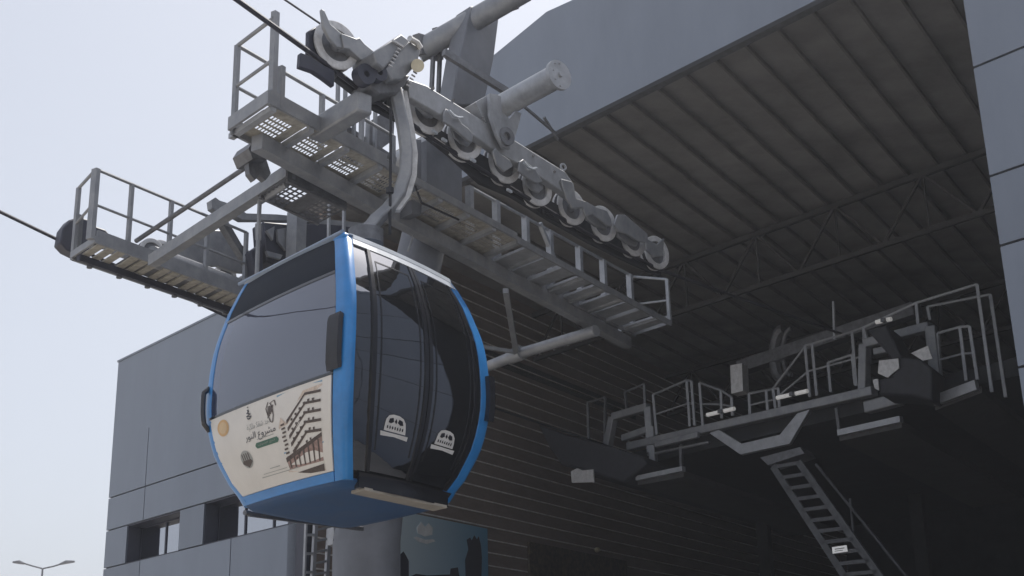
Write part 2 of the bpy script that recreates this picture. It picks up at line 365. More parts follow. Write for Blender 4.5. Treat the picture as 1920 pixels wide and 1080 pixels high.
m = MB(); m.bar(W(800, 70, 2.0), W(806, 108, 2.0), .1, .5, DA); build('beam_flange', m, GALVD, tw); m = MB(); m.bar(W(842, 52, 1.8), W(850, 88, 1.8), .08, .45, DA); m.bar(W(962, -3, .9), W(970, 12, .9), .1, .2); m.tube(W(815, 52, 1.95), W(818, 62, 1.95), .04); build('beam_flange', m, GALVD, tw)
l = L(W(945, 197, 0)); ca, cz = l.x, l.z
m = MB(); m.tube(P(ca, -.86, cz), P(ca, 3.2, cz), .13, 24); build('crossarm', m, GALVL, tw)
m = MB(); m.tube(P(ca, -.90, cz), P(ca, -.86, cz), .165, 24); m.tube(P(ca, -.93, cz), P(ca, -.9, cz), .03, 10)
for k in range(8): t = k*math.pi/4; m.tube(P(ca, -.915, cz)+DA*.13*math.cos(t)+DZ*.13*math.sin(t), P(ca, -.895, cz)+DA*.13*math.cos(t)+DZ*.13*math.sin(t), .012, 6)
build('end_flange', m, GALVL, tw)
m = MB(); m.bar(W(832, 98, 1.2), W(950, 172, .9), .06, .09); m.bar(W(950, 172, .9), W(1042, 250, .9), .03); m.bar(W(1020, 220, .9), W(1046, 262, .9), .03)
for x, y0, y1 in ((812, 108, 195), (825, 100, 200)): m.bar(W(x, y0, 1.9), W(x-4, y1, 1.9), .045)
m.bar(W(833, 100, 1.9), W(858, 132, 1.6), .05)
build('stay_rod', m, GALVD, tw)
# saddle: plates from crossarm down to the main sheave beam
m = MB(); zo = lambda pts: [(800+x/3.6, 150+y/3.6) for x, y in pts]
m.plate([W(x, y, -.3) for x, y in zo([(425, 90), (480, 100), (490, 200), (560, 262), (600, 210), (640, 225), (622, 300), (592, 400), (566, 462), (520, 455), (475, 370), (428, 230)])], .04, DB)
m.plate([W(x, y, -.2) for x, y in zo([(330, 150), (430, 90), (500, 110), (520, 330), (470, 360), (380, 260)])], .25, DB)
build('saddle_plate', m, GALVL, tw)
m = MB(); c = W(949, 256, -.32); m.ring(c, DB, [(.045, -.02), (.1, -.02), (.1, .02), (.045, .02)], 20); build('saddle_eye', m, GALVD, tw)
m = MB(); m.plate([W(x, y, .8) for x, y in ((774, 262), (790, 262), (790, 402), (772, 400))], .2, DB); m.plate([W(x, y, .95) for x, y in ((800, 262), (834, 262), (866, 290), (866, 396), (845, 410), (800, 404))], .3, DB); build('gusset_box', m, MASTM, tw)
# low boom between the two walkways and its strut
m = MB(); m.bar(H(286, 490, 6.72), H(545, 322, 6.84), .11, .13); build('low_boom', m, GALV, tw)
m = MB(); m.bar(H(592, 248, 7.04), H(684, 192, 7.04), .17, .2); build('sheave_bracket', m, GALV, tw, bevel=.02)
m = MB(); m.tube(H(255, 452, 7.2), H(468, 309, 7.6), .028, 8); build('stay_tube', m, GALVD, tw)
# ladder and cabinets on the mast
lad = thing('mast_ladder', 'narrow pale ladder fixed to the left of the mast foot', 'ladder', P(.2, 1.9, 0))
m = MB(); lw = lambda x, y: W(x, y, 2.15)
for x0, x1 in ((592, 586), (618, 612)):
    p, q = lw(x0, 978), lw(x1, 1085); m.bar(p, q+(q-p)*1.6, .03, .05)
r_ = build('side_rail', m, GALVL, lad)
for k in range(13):
    y = 990+k*21; m = MB(); m.bar(lw(591-(y-978)*.056, y+4), lw(617-(y-978)*.056, y-1), .022); build('rung', m, GALVL, lad)
m = MB()
for y in (1003, 1038, 1073): m.bar(lw(574, y), lw(592, y), .025)
m.bar(lw(574, 975), lw(570, 1090), .025); build('cage_bar', m, GALVL, lad)
m = MB(); m.plate([W(x, y, 1.75) for x, y in ((626, 988), (643, 990), (643, 1020), (636, 1024), (626, 1020))], .12, DB); o = build('junction_box', m, GALVL); solo(o, 'small pale junction box beside the mast foot ladder', 'junction box')
m = MB(); m.ring(W(630, 1013, 1.7), DB, [(.012, -.01), (.026, -.01), (.026, .01), (.012, .01)], 14); m.ring(W(638, 1013, 1.7), DB, [(.012, -.01), (.026, -.01), (.026, .01), (.012, .01)], 14)
b_ = build('dial', m, NAVY, o); b_.parent = o

# ================================================================== SHEAVES
def sheave(parent, c, r=.225, b_w=.06):
    o = MB()
    o.ring(c, DB, [(r*.68, -.05), (r*.93, -.055), (r, -.05), (r, -.03), (r*.9, -.012), (r*.9, .012), (r, .03), (r, .05), (r*.68, .05)], 32)
    w_ = build('sheave', o, ALU, parent)
    i = MB(); i.ring(c, DB, [(r*.2, -.02), (r*.69, -.02), (r*.69, .02), (r*.2, .02)], 28)
    build('web', i, GALVD, w_)
    h = MB(); h.tube(Vector(c)-DB*.09, Vector(c)+DB*.09, r*.24, 14); build('hub', h, GALV, w_)
    tr_ = MB(); tr_.ring(c, DB, [(r*.88, -.028), (r*.97, -.028), (r*.97, .028), (r*.88, .028)], 28); build('liner', tr_, DARK, w_)
    return w_
def part_plates(name, th, mt, lst):
    for pts, b_, t_ in lst: build(name, wp(pts, b_, t_), mt, th, bevel=.008)
t1 = thing('sheave_train', 'long upper row of pale sheave wheels above the cabin, entering the hall', 'sheave train', P(2, 0, 7), 'sheave trains on the tower')
for (x, y, r) in ((626, 88, .235), (796, 214, .225), (866, 263, .225), (940, 309, .225), (1002, 353, .22), (1067, 390, .22), (1126, 421, .225), (1182, 450, .225), (1227, 475, .225)):
    sheave(t1, W(x, y, 0), r)
for (x, y) in ((692, 142),): sheave(t1, W(x, y, 0), .12)
# main beam
def wp(pts, b, t, mb=None):
    mb = mb or MB(); return mb.plate([W(x, y, b) for x, y in pts], t, DB)
m = wp([(766, 148), (800, 160), (1060, 322), (1076, 345), (1082, 380), (1050, 356), (990, 316), (935, 287), (862, 236), (768, 182)], -.2, .1)
build('main_beam', m, GALVL, t1, bevel=.012)
part_plates('rocker_plate', t1, GALV, [
 ([(836, 203), (846, 210), (858, 218), (867, 232), (878, 240), (888, 252), (885, 268), (876, 262), (862, 250), (848, 238), (832, 228), (832, 212)], -.24, .03),
 ([(846, 238), (868, 244), (884, 262), (880, 274), (864, 268), (852, 256)], -.13, .03),
 ([(776, 182), (796, 188), (816, 208), (812, 222), (796, 214), (782, 200)], -.13, .03),
 ([(981, 298), (990, 306), (1003, 316), (1012, 331), (1018, 341), (1006, 344), (990, 334), (972, 320), (974, 303)], -.24, .03),
 ([(986, 334), (1004, 338), (1016, 350), (1012, 362), (998, 356), (988, 346)], -.13, .03),
 ([(1052, 335), (1072, 340), (1080, 372), (1095, 376), (1095, 390), (1074, 390), (1062, 370)], -.24, .03),
 ([(1092, 375), (1104, 380), (1118, 388), (1138, 395), (1146, 410), (1148, 424), (1140, 424), (1112, 402), (1100, 406), (1094, 392)], -.22, .03),
 ([(1158, 402), (1172, 402), (1214, 438), (1216, 456), (1196, 452), (1178, 440), (1160, 434), (1152, 420)], -.22, .03),
 ([(1098, 396), (1120, 404), (1140, 420), (1138, 430), (1118, 424), (1102, 412)], -.13, .04), ([(1158, 428), (1180, 436), (1198, 452), (1194, 462), (1176, 456), (1160, 444)], -.13, .04),
 ([(1210, 446), (1232, 458), (1246, 446), (1243, 480), (1226, 482), (1212, 468)], -.22, .03),
 ([(930, 276), (942, 290), (956, 300), (962, 312), (946, 322), (932, 308), (924, 284)], -.24, .03)])
m = MB()
for pts in ([(842, 207), (850, 216), (858, 220), (867, 220)], [(983, 305), (990, 313), (998, 317), (1006, 315)]):
    m.path([W(x, y, -.28) for x, y in pts], .014, 6)
build('painted_glint', m, WHITEP, t1)  # highlights on the beam tops, drawn as thin white strips
# first sheave guard, spike, plates
m = MB()
wp([(603, 16), (609, 20), (620, 45), (640, 62), (655, 80), (650, 92), (632, 88), (618, 72), (607, 50)], -.14, .04, m)
wp([(640, 62), (668, 72), (674, 70), (684, 82), (700, 95), (706, 102), (695, 115), (676, 112), (655, 92), (645, 90)], -.16, .1, m)
build('guard_plate', m, GALV, t1, bevel=.008)
m = MB(); wp([(578, 58), (592, 50), (598, 62), (594, 90), (606, 112), (625, 128), (640, 138), (622, 135), (600, 118), (577, 100)], .06, .05, m)
wp([(564, 98), (580, 104), (608, 122), (628, 132), (627, 162), (606, 146), (588, 134), (562, 125)], -.02, .06, m)
build('rope_catcher', m, NAVY, t1, bevel=.01)
m = MB()
pts = [(628, 134), (700, 190), (790, 236), (840, 275), (900, 330), (960, 356), (1030, 400), (1100, 440), (1180, 480), (1236, 505)]
m.ribbon([W(x, y+6, .1) for x, y in pts], .06, .1, DB)
for x, y in ((700, 172), (740, 200), (830, 260), (905, 305), (975, 350), (1035, 392), (1098, 424), (1155, 450)):
    wp([(x-14, y-22), (x+14, y-6), (x+14, y+20), (x-14, y+6)], .02, .06, m)
build('rope_guard', m, DARK, t1)
m = MB()
for x, y in ((833, 262), (955, 357), (887, 300), (815, 247)): m.bar(W(x-4, y-2, -.1), W(x+4, y+3, -.1), .025)
build('sensor_tip', m, WHITEP, t1)
m = MB(); m.ring(W(1056, 313, -.15), DB, [(.03, -.01), (.045, -.01), (.045, .01), (.03, .01)], 14); build('lifting_eye', m, GALVL, t1)

# ================================================================== WALKWAYS
def walkway(name, label, z, b0, b1, a0, a1, slats, mesh_pan, grp='maintenance walkways'):
    th = thing(name, label, 'walkway', P((a0+a1)/2, (b0+b1)/2, z), grp)
    return th
ZW = 6.97; WB0, WB1 = .5, 1.15
wk = walkway('walkway', 'long upper steel walkway with perforated floor beside the big sheave row', ZW, WB0, WB1, -1.15, 7, 0, 0)
m = MB(); m.box(-1.17, .55, WB0-.03, WB0, ZW-.02, ZW+.12); m.box(.55, 3.0, WB0-.03, WB0, ZW-.03, ZW+.05); m.box(3.0, 7.05, WB0-.03, WB0, ZW-.07, ZW+.01); m.box(-1.17, 7.05, WB1, WB1+.03, ZW-.06, ZW+.1)
m.box(-1.2, -1.17, WB0-.03, WB1+.03, ZW-.03, ZW+.1); m.box(7.05, 7.08, WB0-.03, WB1+.03, ZW-.03, ZW+.1)
build('toe_board', m, GALV, wk)
m = MB(); m.bar(P(-.95, .98, ZW-.13), P(7.0, 1.3, ZW-.13), .13, .15); build('girder', m, GALV, wk)
m = MB(); a = -1.1
while a < 7.0:
    m.bar(P(a, WB0, ZW-.035), P(a, WB1+.1, ZW-.035), .06, .05); a += .52
build('cross_bearer', m, GALVL, wk)
# perforated floor panels: real slots
def grate(a0, a1, b0, b1, z, na, nb, fill=.5):
    m = MB(); sa = (a1-a0)/na; sb = (b1-b0)/nb
    for i in range(na+1): m.box(a0+i*sa-sa*.17, a0+i*sa+sa*.17, b0, b1, z-.004, z)
    for j in range(nb+1): m.box(a0, a1, b0+j*sb-sb*.17, b0+j*sb+sb*.17, z-.0045, z-.0005)
    return m
for a_, a__ in ((-1.12, -.62), (-.6, -.1), (-.02, .46), (.5, 1.0), (1.2, 1.55), (1.6, 2.05), (2.1, 2.6), (2.65, 3.2)):
    solid = MB(); 
    solid.box(a_, a__, WB0+.0, WB0+.14, ZW-.006, ZW-.001); solid.box(a_, a__, WB1-.16, WB1, ZW-.006, ZW-.001); solid.box(a__-.09, a__, WB0+.14, WB1-.16, ZW-.006, ZW-.001)
    g_ = grate(a_, a__-.1, WB0+.14, WB1-.16, ZW, 10, 4); g_.add(solid.v, solid.f)
    build('floor_grating', g_, TIMB, wk)
a = 3.28
while a < 7.0:
    m = MB(); m.box(a, min(a+.3, 7.04), WB0+.02, WB1-.01, ZW-.03, ZW); build('floor_tread', m, GALVL, wk); a += .42
def rail(th, pts, posts, post_w=.045, mid=True, h=None, m_=GALV):
    """pts: list of (foot, head) pairs; rails join the heads"""
    for i, (f, hd) in enumerate(posts):
        m = MB(); m.bar(f, hd, post_w, post_w); build('post', m, m_, th)
    for i in range(len(pts)-1):
        m = MB(); m.tube(pts[i][1], pts[i+1][1], .02, 8); build('top_rail', m, m_, th)
        if mid: m = MB(); m.tube(lerp(*pts[i], .5), lerp(*pts[i+1], .5), .017, 8); build('middle_rail', m, m_, th)
hr = .86
def pp(a, b, z=ZW, h=hr): return (P(a, b, z), P(a, b, z+h))
fa = [-1.12, -.25, .5, 1.2]
rail(wk, [pp(-1.14, WB0), pp(-1.14, WB1), pp(1.3, WB1)], [pp(-1.14, WB1), pp(.1, WB1), pp(.75, WB1), pp(1.3, WB1)])
m = MB(); m.bar(P(-1.12, WB0, ZW), P(-1.12, WB0, ZW+.93), .055, .06); m.bar(P(-1.02, WB0+.02, ZW), P(-1.02, WB0+.02, ZW+.42), .1, .05); build('post', m, GALV, wk)
rf_ = [(u, L(W(u, 350+(u-880)*.55, WB1))) for u in (880, 930, 985, 1030, 1085, 1130, 1180)]
pr_ = [(P(l.x, WB1, ZW), P(l.x, WB1, l.z)) for u, l in rf_]
rail(wk, pr_, pr_, .075, True, m_=GALVL)
e0 = pp(7.05, WB0, ZW, .62)
rail(wk, [pr_[-1], (P(7.05, WB1, ZW), P(7.05, WB1, L(pr_[-1][1]).z)), e0], [e0], .045, True, m_=GALVL)
m = MB(); m.bar(W(1012, 418, WB1), W(1045, 500, WB1), .05); build('brace', m, GALVL, wk)
# under-walkway boom on the right and its hanger
m = MB(); j = H(965, 665, 6.3)
zz = 6.55
m.tube(H(1118, 620, zz), H(972, 664, zz), .075, 14); m.tube(H(972, 664, zz), H(890, 697, zz), .075, 14); m.tube(H(980, 661, zz), H(958, 669, zz), .1, 14); build('cross_boom', m, GALV, tw)
m = MB(); m.bar(H(948, 545, 6.85), H(968, 662, zz), .07, .07); m.bar(H(965, 660, zz), H(890, 648, zz), .045, .045); build('boom_strut', m, GALV, tw)

# ---- small intermediate platform between the lanes
ZP = 6.75
mid = thing('service_platform', 'small dark grated platform tucked below the upper walkway left of the hanger', 'platform', H(560, 370, ZP), 'maintenance walkways')
c0 = [L(H(x, y, ZP)) for x, y in ((495, 372), (540, 335), (640, 398), (600, 432))]
am0 = min(c0[0].x, c0[1].x); am1 = max(c0[2].x, c0[3].x)-.15; bm0 = c0[1].y; bm1 = c0[0].y
g_ = grate(am0, am1, bm0, bm1, ZP, 12, 7); g_.box(am0, am1, bm0, bm0+.04, ZP-.03, ZP+.08); g_.box(am0, am1, bm1-.04, bm1, ZP-.03, ZP+.08); g_.box(am0+.5*(am1-am0)-.1, am0+.5*(am1-am0)+.1, bm0+.04, bm1-.04, ZP-.02, ZP-.006)
build('floor_grating', g_, GALVD, mid)
m = MB(); m.tube(H(487, 375, ZP), H(487, 375, ZP)+DZ*-1.2, .022, 8); m.tube(H(538, 345, ZP), H(487, 378, ZP), .035, 8); build('frame_tube', m, GALV, mid)
# cage rails between hanger and walkway (behind the rope)
cg = thing('access_ladder', 'slim caged ladder rising between the upper walkway and the hanger', 'ladder', P(1.1, 1.5, ZW), None)
m = MB()
for x, y0, y1 in ((634, 150, 300), (648, 150, 300), (665, 170, 300), (690, 190, 330), (704, 200, 350)):
    m.bar(W(x, y0, 1.35), W(x-3, y1, 1.35), .035)
build('side_rail', m, GALV, cg)
for k in range(6):
    m = MB(); y = 185+k*24; m.bar(W(633, y+8, 1.35), W(665, y-2, 1.35), .022); build('rung', m, GALV, cg)
m = MB(); m.bar(W(610, 215, 1.4), W(740, 300, 1.4), .05); m.bar(W(635, 250, 1.4), W(735, 310, 1.4), .04); m.bar(W(640, 295, 1.4), W(700, 320, 1.4), .05)
wp([(690, 230), (728, 205), (740, 215), (738, 262), (700, 290), (690, 270)], 1.45, .05, m)
wp([(715, 330), (735, 325), (738, 380), (690, 360)], 1.45, .05, m)
build('cage_frame', m, GALVD, cg)

# ---- lane 2 walkway and sheave train
Z2 = 7.0
l0 = L(H(137, 480, Z2)); l1 = L(H(174, 450, Z2)); l2 = L(H(445, 592, Z2))
b20, b21 = l1.y, l0.y
w2 = thing('walkway', 'low left walkway with pale wooden treads and a tall handrail against the sky', 'walkway', P(0, 4.7, Z2), 'maintenance walkways')
a20, a21 = l0.x, l2.x+.5
m = MB(); m.box(a20, a21, b20-.03, b20, Z2-.03, Z2+.13); m.box(a20, a21, b21, b21+.03, Z2-.05, Z2+.02); m.box(a20-.03, a20, b20-.03, b21+.03, Z2-.03, Z2+.05); build('toe_board', m, GALV, w2)
m = MB(); m.tube(P(a20+.9, b20+.12, Z2+.12), P(a21, b20+.12, Z2+.12), .13, 12); build('girder', m, GALV, w2)
m = MB(); m.bar(P(a20+.0, b21-.15, Z2-.06), P(a21, b21-.15, Z2-.06), .05, .08); build('bearer', m, NAVY, w2)
a = a20+.05; k = 0
while a < a21-.05:
    m = MB(); m.box(a, a+.1, b20, b21, Z2-.02, Z2); build('floor_tread', m, TIMB, w2); a += (.15, .15, .21)[k % 3]; k += 1
m = MB(); m.box(a20+.55, a21, b20+.02, b21-.13, Z2+.004, Z2+.014); build('floor_plate', m, GALVD, w2)
for i in range(7): a = a20+.2+i*.45; m = MB(); m.tube(P(a, b21-.1, Z2-.02), P(a, b21-.1, Z2-.12), .035, 8); build('floor_clip', m, GALVD, w2)
hd = lambda u, v, b: L(W(u, v, b))
near_posts = []
tops = [(180, 320), (248, 342), (322, 375), (390, 407), (462, 437)]
posts2 = []
for u, v in tops:
    l = hd(u, v, b20); posts2.append((P(l.x, b20, Z2), P(l.x, b20, l.z)))
le = hd(137, 348, b21); pe = (P(a20, b21, Z2-.05), P(a20, b21, le.z))
# straighten: all heads on one height
hz = sum(L(p[1]).z for p in posts2)/5
posts2 = [(p[0], Vector((p[1].x, p[1].y, hz))) for p in posts2]
rail(w2, [(pe[0], Vector((pe[1].x, pe[1].y, hz)))]+posts2, [(pe[0], Vector((pe[1].x, pe[1].y, hz)))]+posts2[1:], .045)
m = MB(); m.bar(posts2[0][0], posts2[0][1], .085, .06); build('post', m, GALV, w2)
m = MB(); m.bar(P(a20+.02, b21-.03, Z2), P(a20+.02, b21-.03, Z2+.5), .1, .06); build('bracket', m, GALV, w2); build('bracket', m, GALV, w2)

t2 = thing('sheave_train', 'far left row of dark rope sheaves behind the low walkway handrail', 'sheave train', P(0, B2, 7), 'sheave trains on the tower')
bq = 5.6
def lane2(x, y): return W(x, y, bq)
m = MB(); wp([(113, 455), (118, 428), (130, 412), (150, 406), (168, 412), (172, 440), (168, 470), (145, 478), (125, 468)], bq-.1, .2, m); wp([(168, 420), (198, 430), (215, 450), (245, 455), (250, 470), (200, 462), (170, 455)], bq, .15, m)
build('rope_catcher', m, NAVY, t2, bevel=.02)
for x, y in ((155, 452), (282, 472), (300, 475), (420, 520), (458, 540)): sheave(t2, W(x, y, B2), .17)
m = MB(); wp([(196, 452), (250, 462), (318, 480), (330, 505), (260, 490), (200, 470)], bq-.15, .08, m)
wp([(325, 482), (362, 455), (375, 430), (415, 432), (450, 455), (480, 480), (492, 520), (470, 512), (440, 510), (408, 498), (384, 500), (372, 512), (350, 505), (326, 495)], bq-.25, .08, m)
build('main_beam', m, GALV, t2, bevel=.01)
m = MB(); wp([(396, 375), (404, 370), (412, 376), (440, 385), (462, 400), (520, 402), (680, 418), (690, 430), (560, 414), (480, 412), (455, 412), (430, 398), (410, 398), (398, 390)], 4.6, .12, m)
build('top_arm', m, GALV, t2)
m = MB(); m.bar(W(410, 412, 4.8), W(482, 528, 4.8), .1, .06); m.bar(W(418, 408, 5.0), W(476, 508, 5.0), .05); build('diagonal_arm', m, GALVD, t2)
# far column and drive boxes of lane two, seen between walkways above the cabin
fc = thing('drive_unit', 'grey post with dark machinery boxes just above the left of the cabin roof', 'machinery', P(2, 4.2, 6.8))
m = MB()
for x0, x1, y0, y1 in ((548, 566, 400, 520),): 
    p = W((x0+x1)/2, y0, 4.3); m.bar(p, Vector((p.x, p.y, 6.75)), .17, .2)
build('shaft', m, GALV, fc)
m = MB(); wp([(494, 415), (545, 420), (545, 500), (520, 500), (500, 490)], 4.5, .3, m); wp([(570, 418), (640, 420), (680, 430), (650, 460), (570, 500)], 4.6, .35, m); wp([(470, 470), (492, 455), (495, 520), (478, 520)], 4.5, .2, m)
build('drive_box', m, NAVY, fc, bevel=.02)
m = MB(); 
for pts in ([(500, 432), (515, 424), (512, 450)], [(520, 430), (540, 426), (536, 470), (522, 452)], [(500, 470), (530, 478), (526, 486), (503, 480)]): wp(pts, 4.42, .05, m)
m.tube(W(484, 420, 4.4), W(484, 450, 4.4), .04, 8); m.tube(W(560, 385, 4.4), W(560, 415, 4.4), .05, 8)
build('fitting', m, GALV, fc)
m = MB(); m.bar(W(617, 380, 3.6), W(616, 470, 3.6), .035); m.bar(W(645, 390, 3.6), W(644, 470, 3.6), .035); build('thin_post', m, GALVL, fc)
m = MB(); wp([(466, 278), (474, 265), (490, 268), (505, 282), (500, 300), (474, 298)], 1.25, .3, m); wp([(466, 305), (500, 300), (508, 325), (498, 338), (486, 328), (478, 338), (468, 325)], 1.35, .08, m)
build('girder_end', m, GALVD, wk)

# ================================================================== CABIN
CA, CB = -.42, 0.0
Z0, Z1 = 3.44, 5.33
cab = thing('cable_car_cabin', 'blue framed cable car cabin with dark doors and an advert, hanging from its rope', 'cable car', P(CA, CB, Z0))
prof_z = [3.44, 3.60, 3.85, 4.15, 4.45, 4.75, 5.05, 5.22, 5.33]
pa = [.69, .80, .91, .965, .96, .93, .865, .805, .755]
pb = [.76, .87, .985, 1.055, 1.065, 1.035, .94, .873, .825]
def interp(z, tab):
    z = max(Z0, min(Z1, z))
    for i in range(len(prof_z)-1):
        if z <= prof_z[i+1]:
            t = (z-prof_z[i])/(prof_z[i+1]-prof_z[i])
            # catmull-rom
            p1, p2 = tab[i], tab[i+1]; p0 = tab[i-1] if i else 2*p1-p2; p3 = tab[i+2] if i+2 < len(tab) else 2*p2-p1
            return .5*((2*p1)+(-p0+p2)*t+(2*p0-5*p1+4*p2-p3)*t*t+(-p0+3*p1-3*p2+p3)*t**3)
    return tab[-1]
CHF = .07   # corner rounding
pbn = [.76, .87, .985, 1.055, 1.065, 1.03, .925, .84, .765]
def S(face, s, z, off=0.0):
    """point on the shell: face 0 = side with doors (b-), 1 = end with advert (a-), 2 = far side, 3 = far end; s runs -1..1"""
    ha, hbn, hbp = interp(z, pa), interp(z, pbn), interp(z, pb)
    bow = .035*(1-s*s)
    if face in (0, 2):
        la = ha-CHF
        p = P(CA+s*la, CB+(-(hbn+bow+off) if face == 0 else hbp+bow+off), z)
    else:
        sg = -1 if face == 1 else 1; t = (s+1)/2
        p = P(CA+sg*(ha+bow+off), CB-(hbn-CHF)*(1-t)+(hbp-CHF)*t, z)
    return p
def patch(face, s0, s1, z0, z1, off=0.0, t=.02, ns=8, nz=14, trim=None, mb=None):
    mb = mb or MB(); vs = []; vo = []
    for j in range(nz+1):
        for i in range(ns+1):
            s = s0+(s1-s0)*i/ns; z = z0+(z1-z0)*j/nz
            if trim: s, z = trim(i/ns, j/nz, s, z)
            vs.append(S(face, s, z, off)); vo.append(S(face, s, z, off-t))
    n1 = len(vs); W_ = ns+1; fs = []
    for j in range(nz):
        for i in range(ns):
            q = (j*W_+i, j*W_+i+1, (j+1)*W_+i+1, (j+1)*W_+i); fs.append(q); fs.append(tuple(n1+k for k in reversed(q)))
    for i in range(ns): fs += [(i, i+1, n1+i+1, n1+i), (nz*W_+i, nz*W_+i+1, n1+nz*W_+i+1, n1+nz*W_+i)]
    for j in range(nz): fs += [(j*W_, (j+1)*W_, n1+(j+1)*W_, n1+j*W_), (j*W_+ns, (j+1)*W_+ns, n1+(j+1)*W_+ns, n1+j*W_+ns)]
    mb.add(vs+vo, fs, True); return mb
def corner(fa_, sa, fb_, sb, wa, wb, z0=Z0-.02, z1=Z1, off=.006, nz=22):
    """rounded corner pillar covering a strip on both faces"""
    mb = MB(); vs = []; K = 0
    for j in range(nz+1):
        z = z0+(z1-z0)*j/nz; ha = interp(z, pa); hb = interp(z, pb if fa_ == 2 else pbn)
        a_end = S(fa_, sa, z, off); b_end = S(fb_, sb, z, off)
        corner_pt = P(CA+(ha+off)*(1 if (fa_ in (0, 2) and sa > 0) or (fb_ == 3) else -1), CB+(hb+off)*(1 if fa_ == 2 else -1), z)
        row = [S(fa_, sa-math.copysign(wa, sa), z, off)]+[S(fa_, sa-math.copysign(wa*.5, sa), z, off), a_end]
        for t in (.25, .5, .75): row.append((1-t)**2*a_end+2*t*(1-t)*corner_pt+t*t*b_end)
        row += [b_end, S(fb_, sb-math.copysign(wb*.5, sb), z, off), S(fb_, sb-math.copysign(wb, sb), z, off)]
        inner = [p+(P(CA, CB, z)-p).normalized()*.05 for p in row]
        loop = row+inner[::-1]; K = len(loop); vs += loop
    fs = [(j*K+k, j*K+(k+1) % K, (j+1)*K+(k+1) % K, (j+1)*K+k) for j in range(nz) for k in range(K)]
    mb.add(vs, fs+[tuple(range(K)), tuple(range(nz*K, nz*K+K))], True); return mb
fr_ = build('corner_pillar', corner(0, -1, 1, -1, .015, .09), BLUE, cab)
build('corner_pillar', corner(0, 1, 3, -1, .11, .06), BLUE, cab)
build('corner_pillar', corner(2, -1, 1, 1, .05, .045), BLUE, cab)
build('corner_pillar', corner(2, 1, 3, 1, .05, .06), BLUE, cab)
# bottom rail on ad end
m = patch(1, -.9, .98, Z0-.02, Z0+.045, .012, .05, 10, 2); m2 = patch(3, -.95, .95, Z0-.02, Z0+.06, .006, .05, 8, 2, mb=m); patch(2, -.95, .95, Z0-.02, Z0+.06, .006, .05, 8, 2, mb=m)
build('bottom_rail', m, BLUE, cab)
# end window with dark header, glass, advert
ZA = 4.14; 
def adtop(fi, fj, s, z): return s, z
m = patch(1, -.9, .98, 4.98, Z1-.01, .0, .03, 10, 8); build('header_panel', m, HDR, cab)
wn = build('end_window', patch(1, -.9, .98, ZA, 4.98, .0, .012, 14, 16), GLW, cab)
m = patch(1, -.905, .985, 4.965, 4.99, .006, .01, 12, 1); patch(1, -.905, .985, ZA-.01, ZA+.012, .008, .014, 12, 1, mb=m); build('window_gasket', m, BLACKP, cab)
build('end_window', patch(3, -.95, .95, Z0+.05, Z1-.02, .0, .012, 8, 14), GLW, cab)
build('side_window', patch(2, -.95, .95, Z0+.5, Z1-.02, .0, .012, 8, 14), GLW, cab)
build('side_panel', patch(2, -.95, .95, Z0+.05, Z0+.5, .0, .02, 8, 6), BLACKP, cab)
# advert
ADW = mat('advert_paper', (.68, .655, .62), .5, 0, .05, 4)
ad = build('advert_panel', patch(1, -.885, .965, Z0+.05, ZA-.006, .006, .014, 14, 12), ADW, cab, 'cream advert sheet with Arabic lettering and a picture of a terraced block')
def adq(u, v, off): # u 0..1 from left (far, b+) to right (near), v 0..1 from bottom to top
    s = .965+(-.885-.965)*u; z = (Z0+.05)+(ZA-.006-Z0-.05)*v; return S(1, s, z, off)
def adpoly(name, pts, m_, off=.009, parent=ad):
    mb = MB(); mb.add([adq(u, v, off) for u, v in pts], [tuple(range(len(pts)))]); return build(name, mb, m_, parent)
def adcirc(name, u, v, ru, rv, m_, off=.009):
    return adpoly(name, [(u+ru*math.cos(t), v+rv*math.sin(t)) for t in [k*math.pi/14 for k in range(28)]], m_, off)
def adstrip(mb, pts, wdt, off=.011):
    for (u0_, v0_), (u1_, v1_) in zip(pts, pts[1:]):
        dx, dy = u1_-u0_, v1_-v0_; l_ = math.hypot(dx, dy) or 1; nx, ny = -dy/l_*wdt, dx/l_*wdt
        mb.add([adq(u0_-nx, v0_-ny, off), adq(u1_-nx, v1_-ny, off), adq(u1_+nx, v1_+ny, off), adq(u0_+nx, v0_+ny, off)], [(0, 1, 2, 3)])
A_OR = mat('advert_orange', (.6, .38, .18), .5); A_TX = mat('advert_ink', (.05, .05, .06), .5); A_GR = mat('advert_green', (.04, .13, .09), .5)
A_SK = mat('advert_sky', (.2, .33, .45), .5); A_BD = mat('advert_building', (.58, .49, .43), .5, 0, .25, 30); A_DK = mat('advert_dark_print', (.07, .05, .045), .5, 0, .4, 40); A_PK = mat('advert_rose', (.3, .2, .18), .5, 0, .4, 30); A_LG = mat('advert_grey', (.32, .33, .32), .5)  # darkest tone is plain print for balconies, windows and ornament
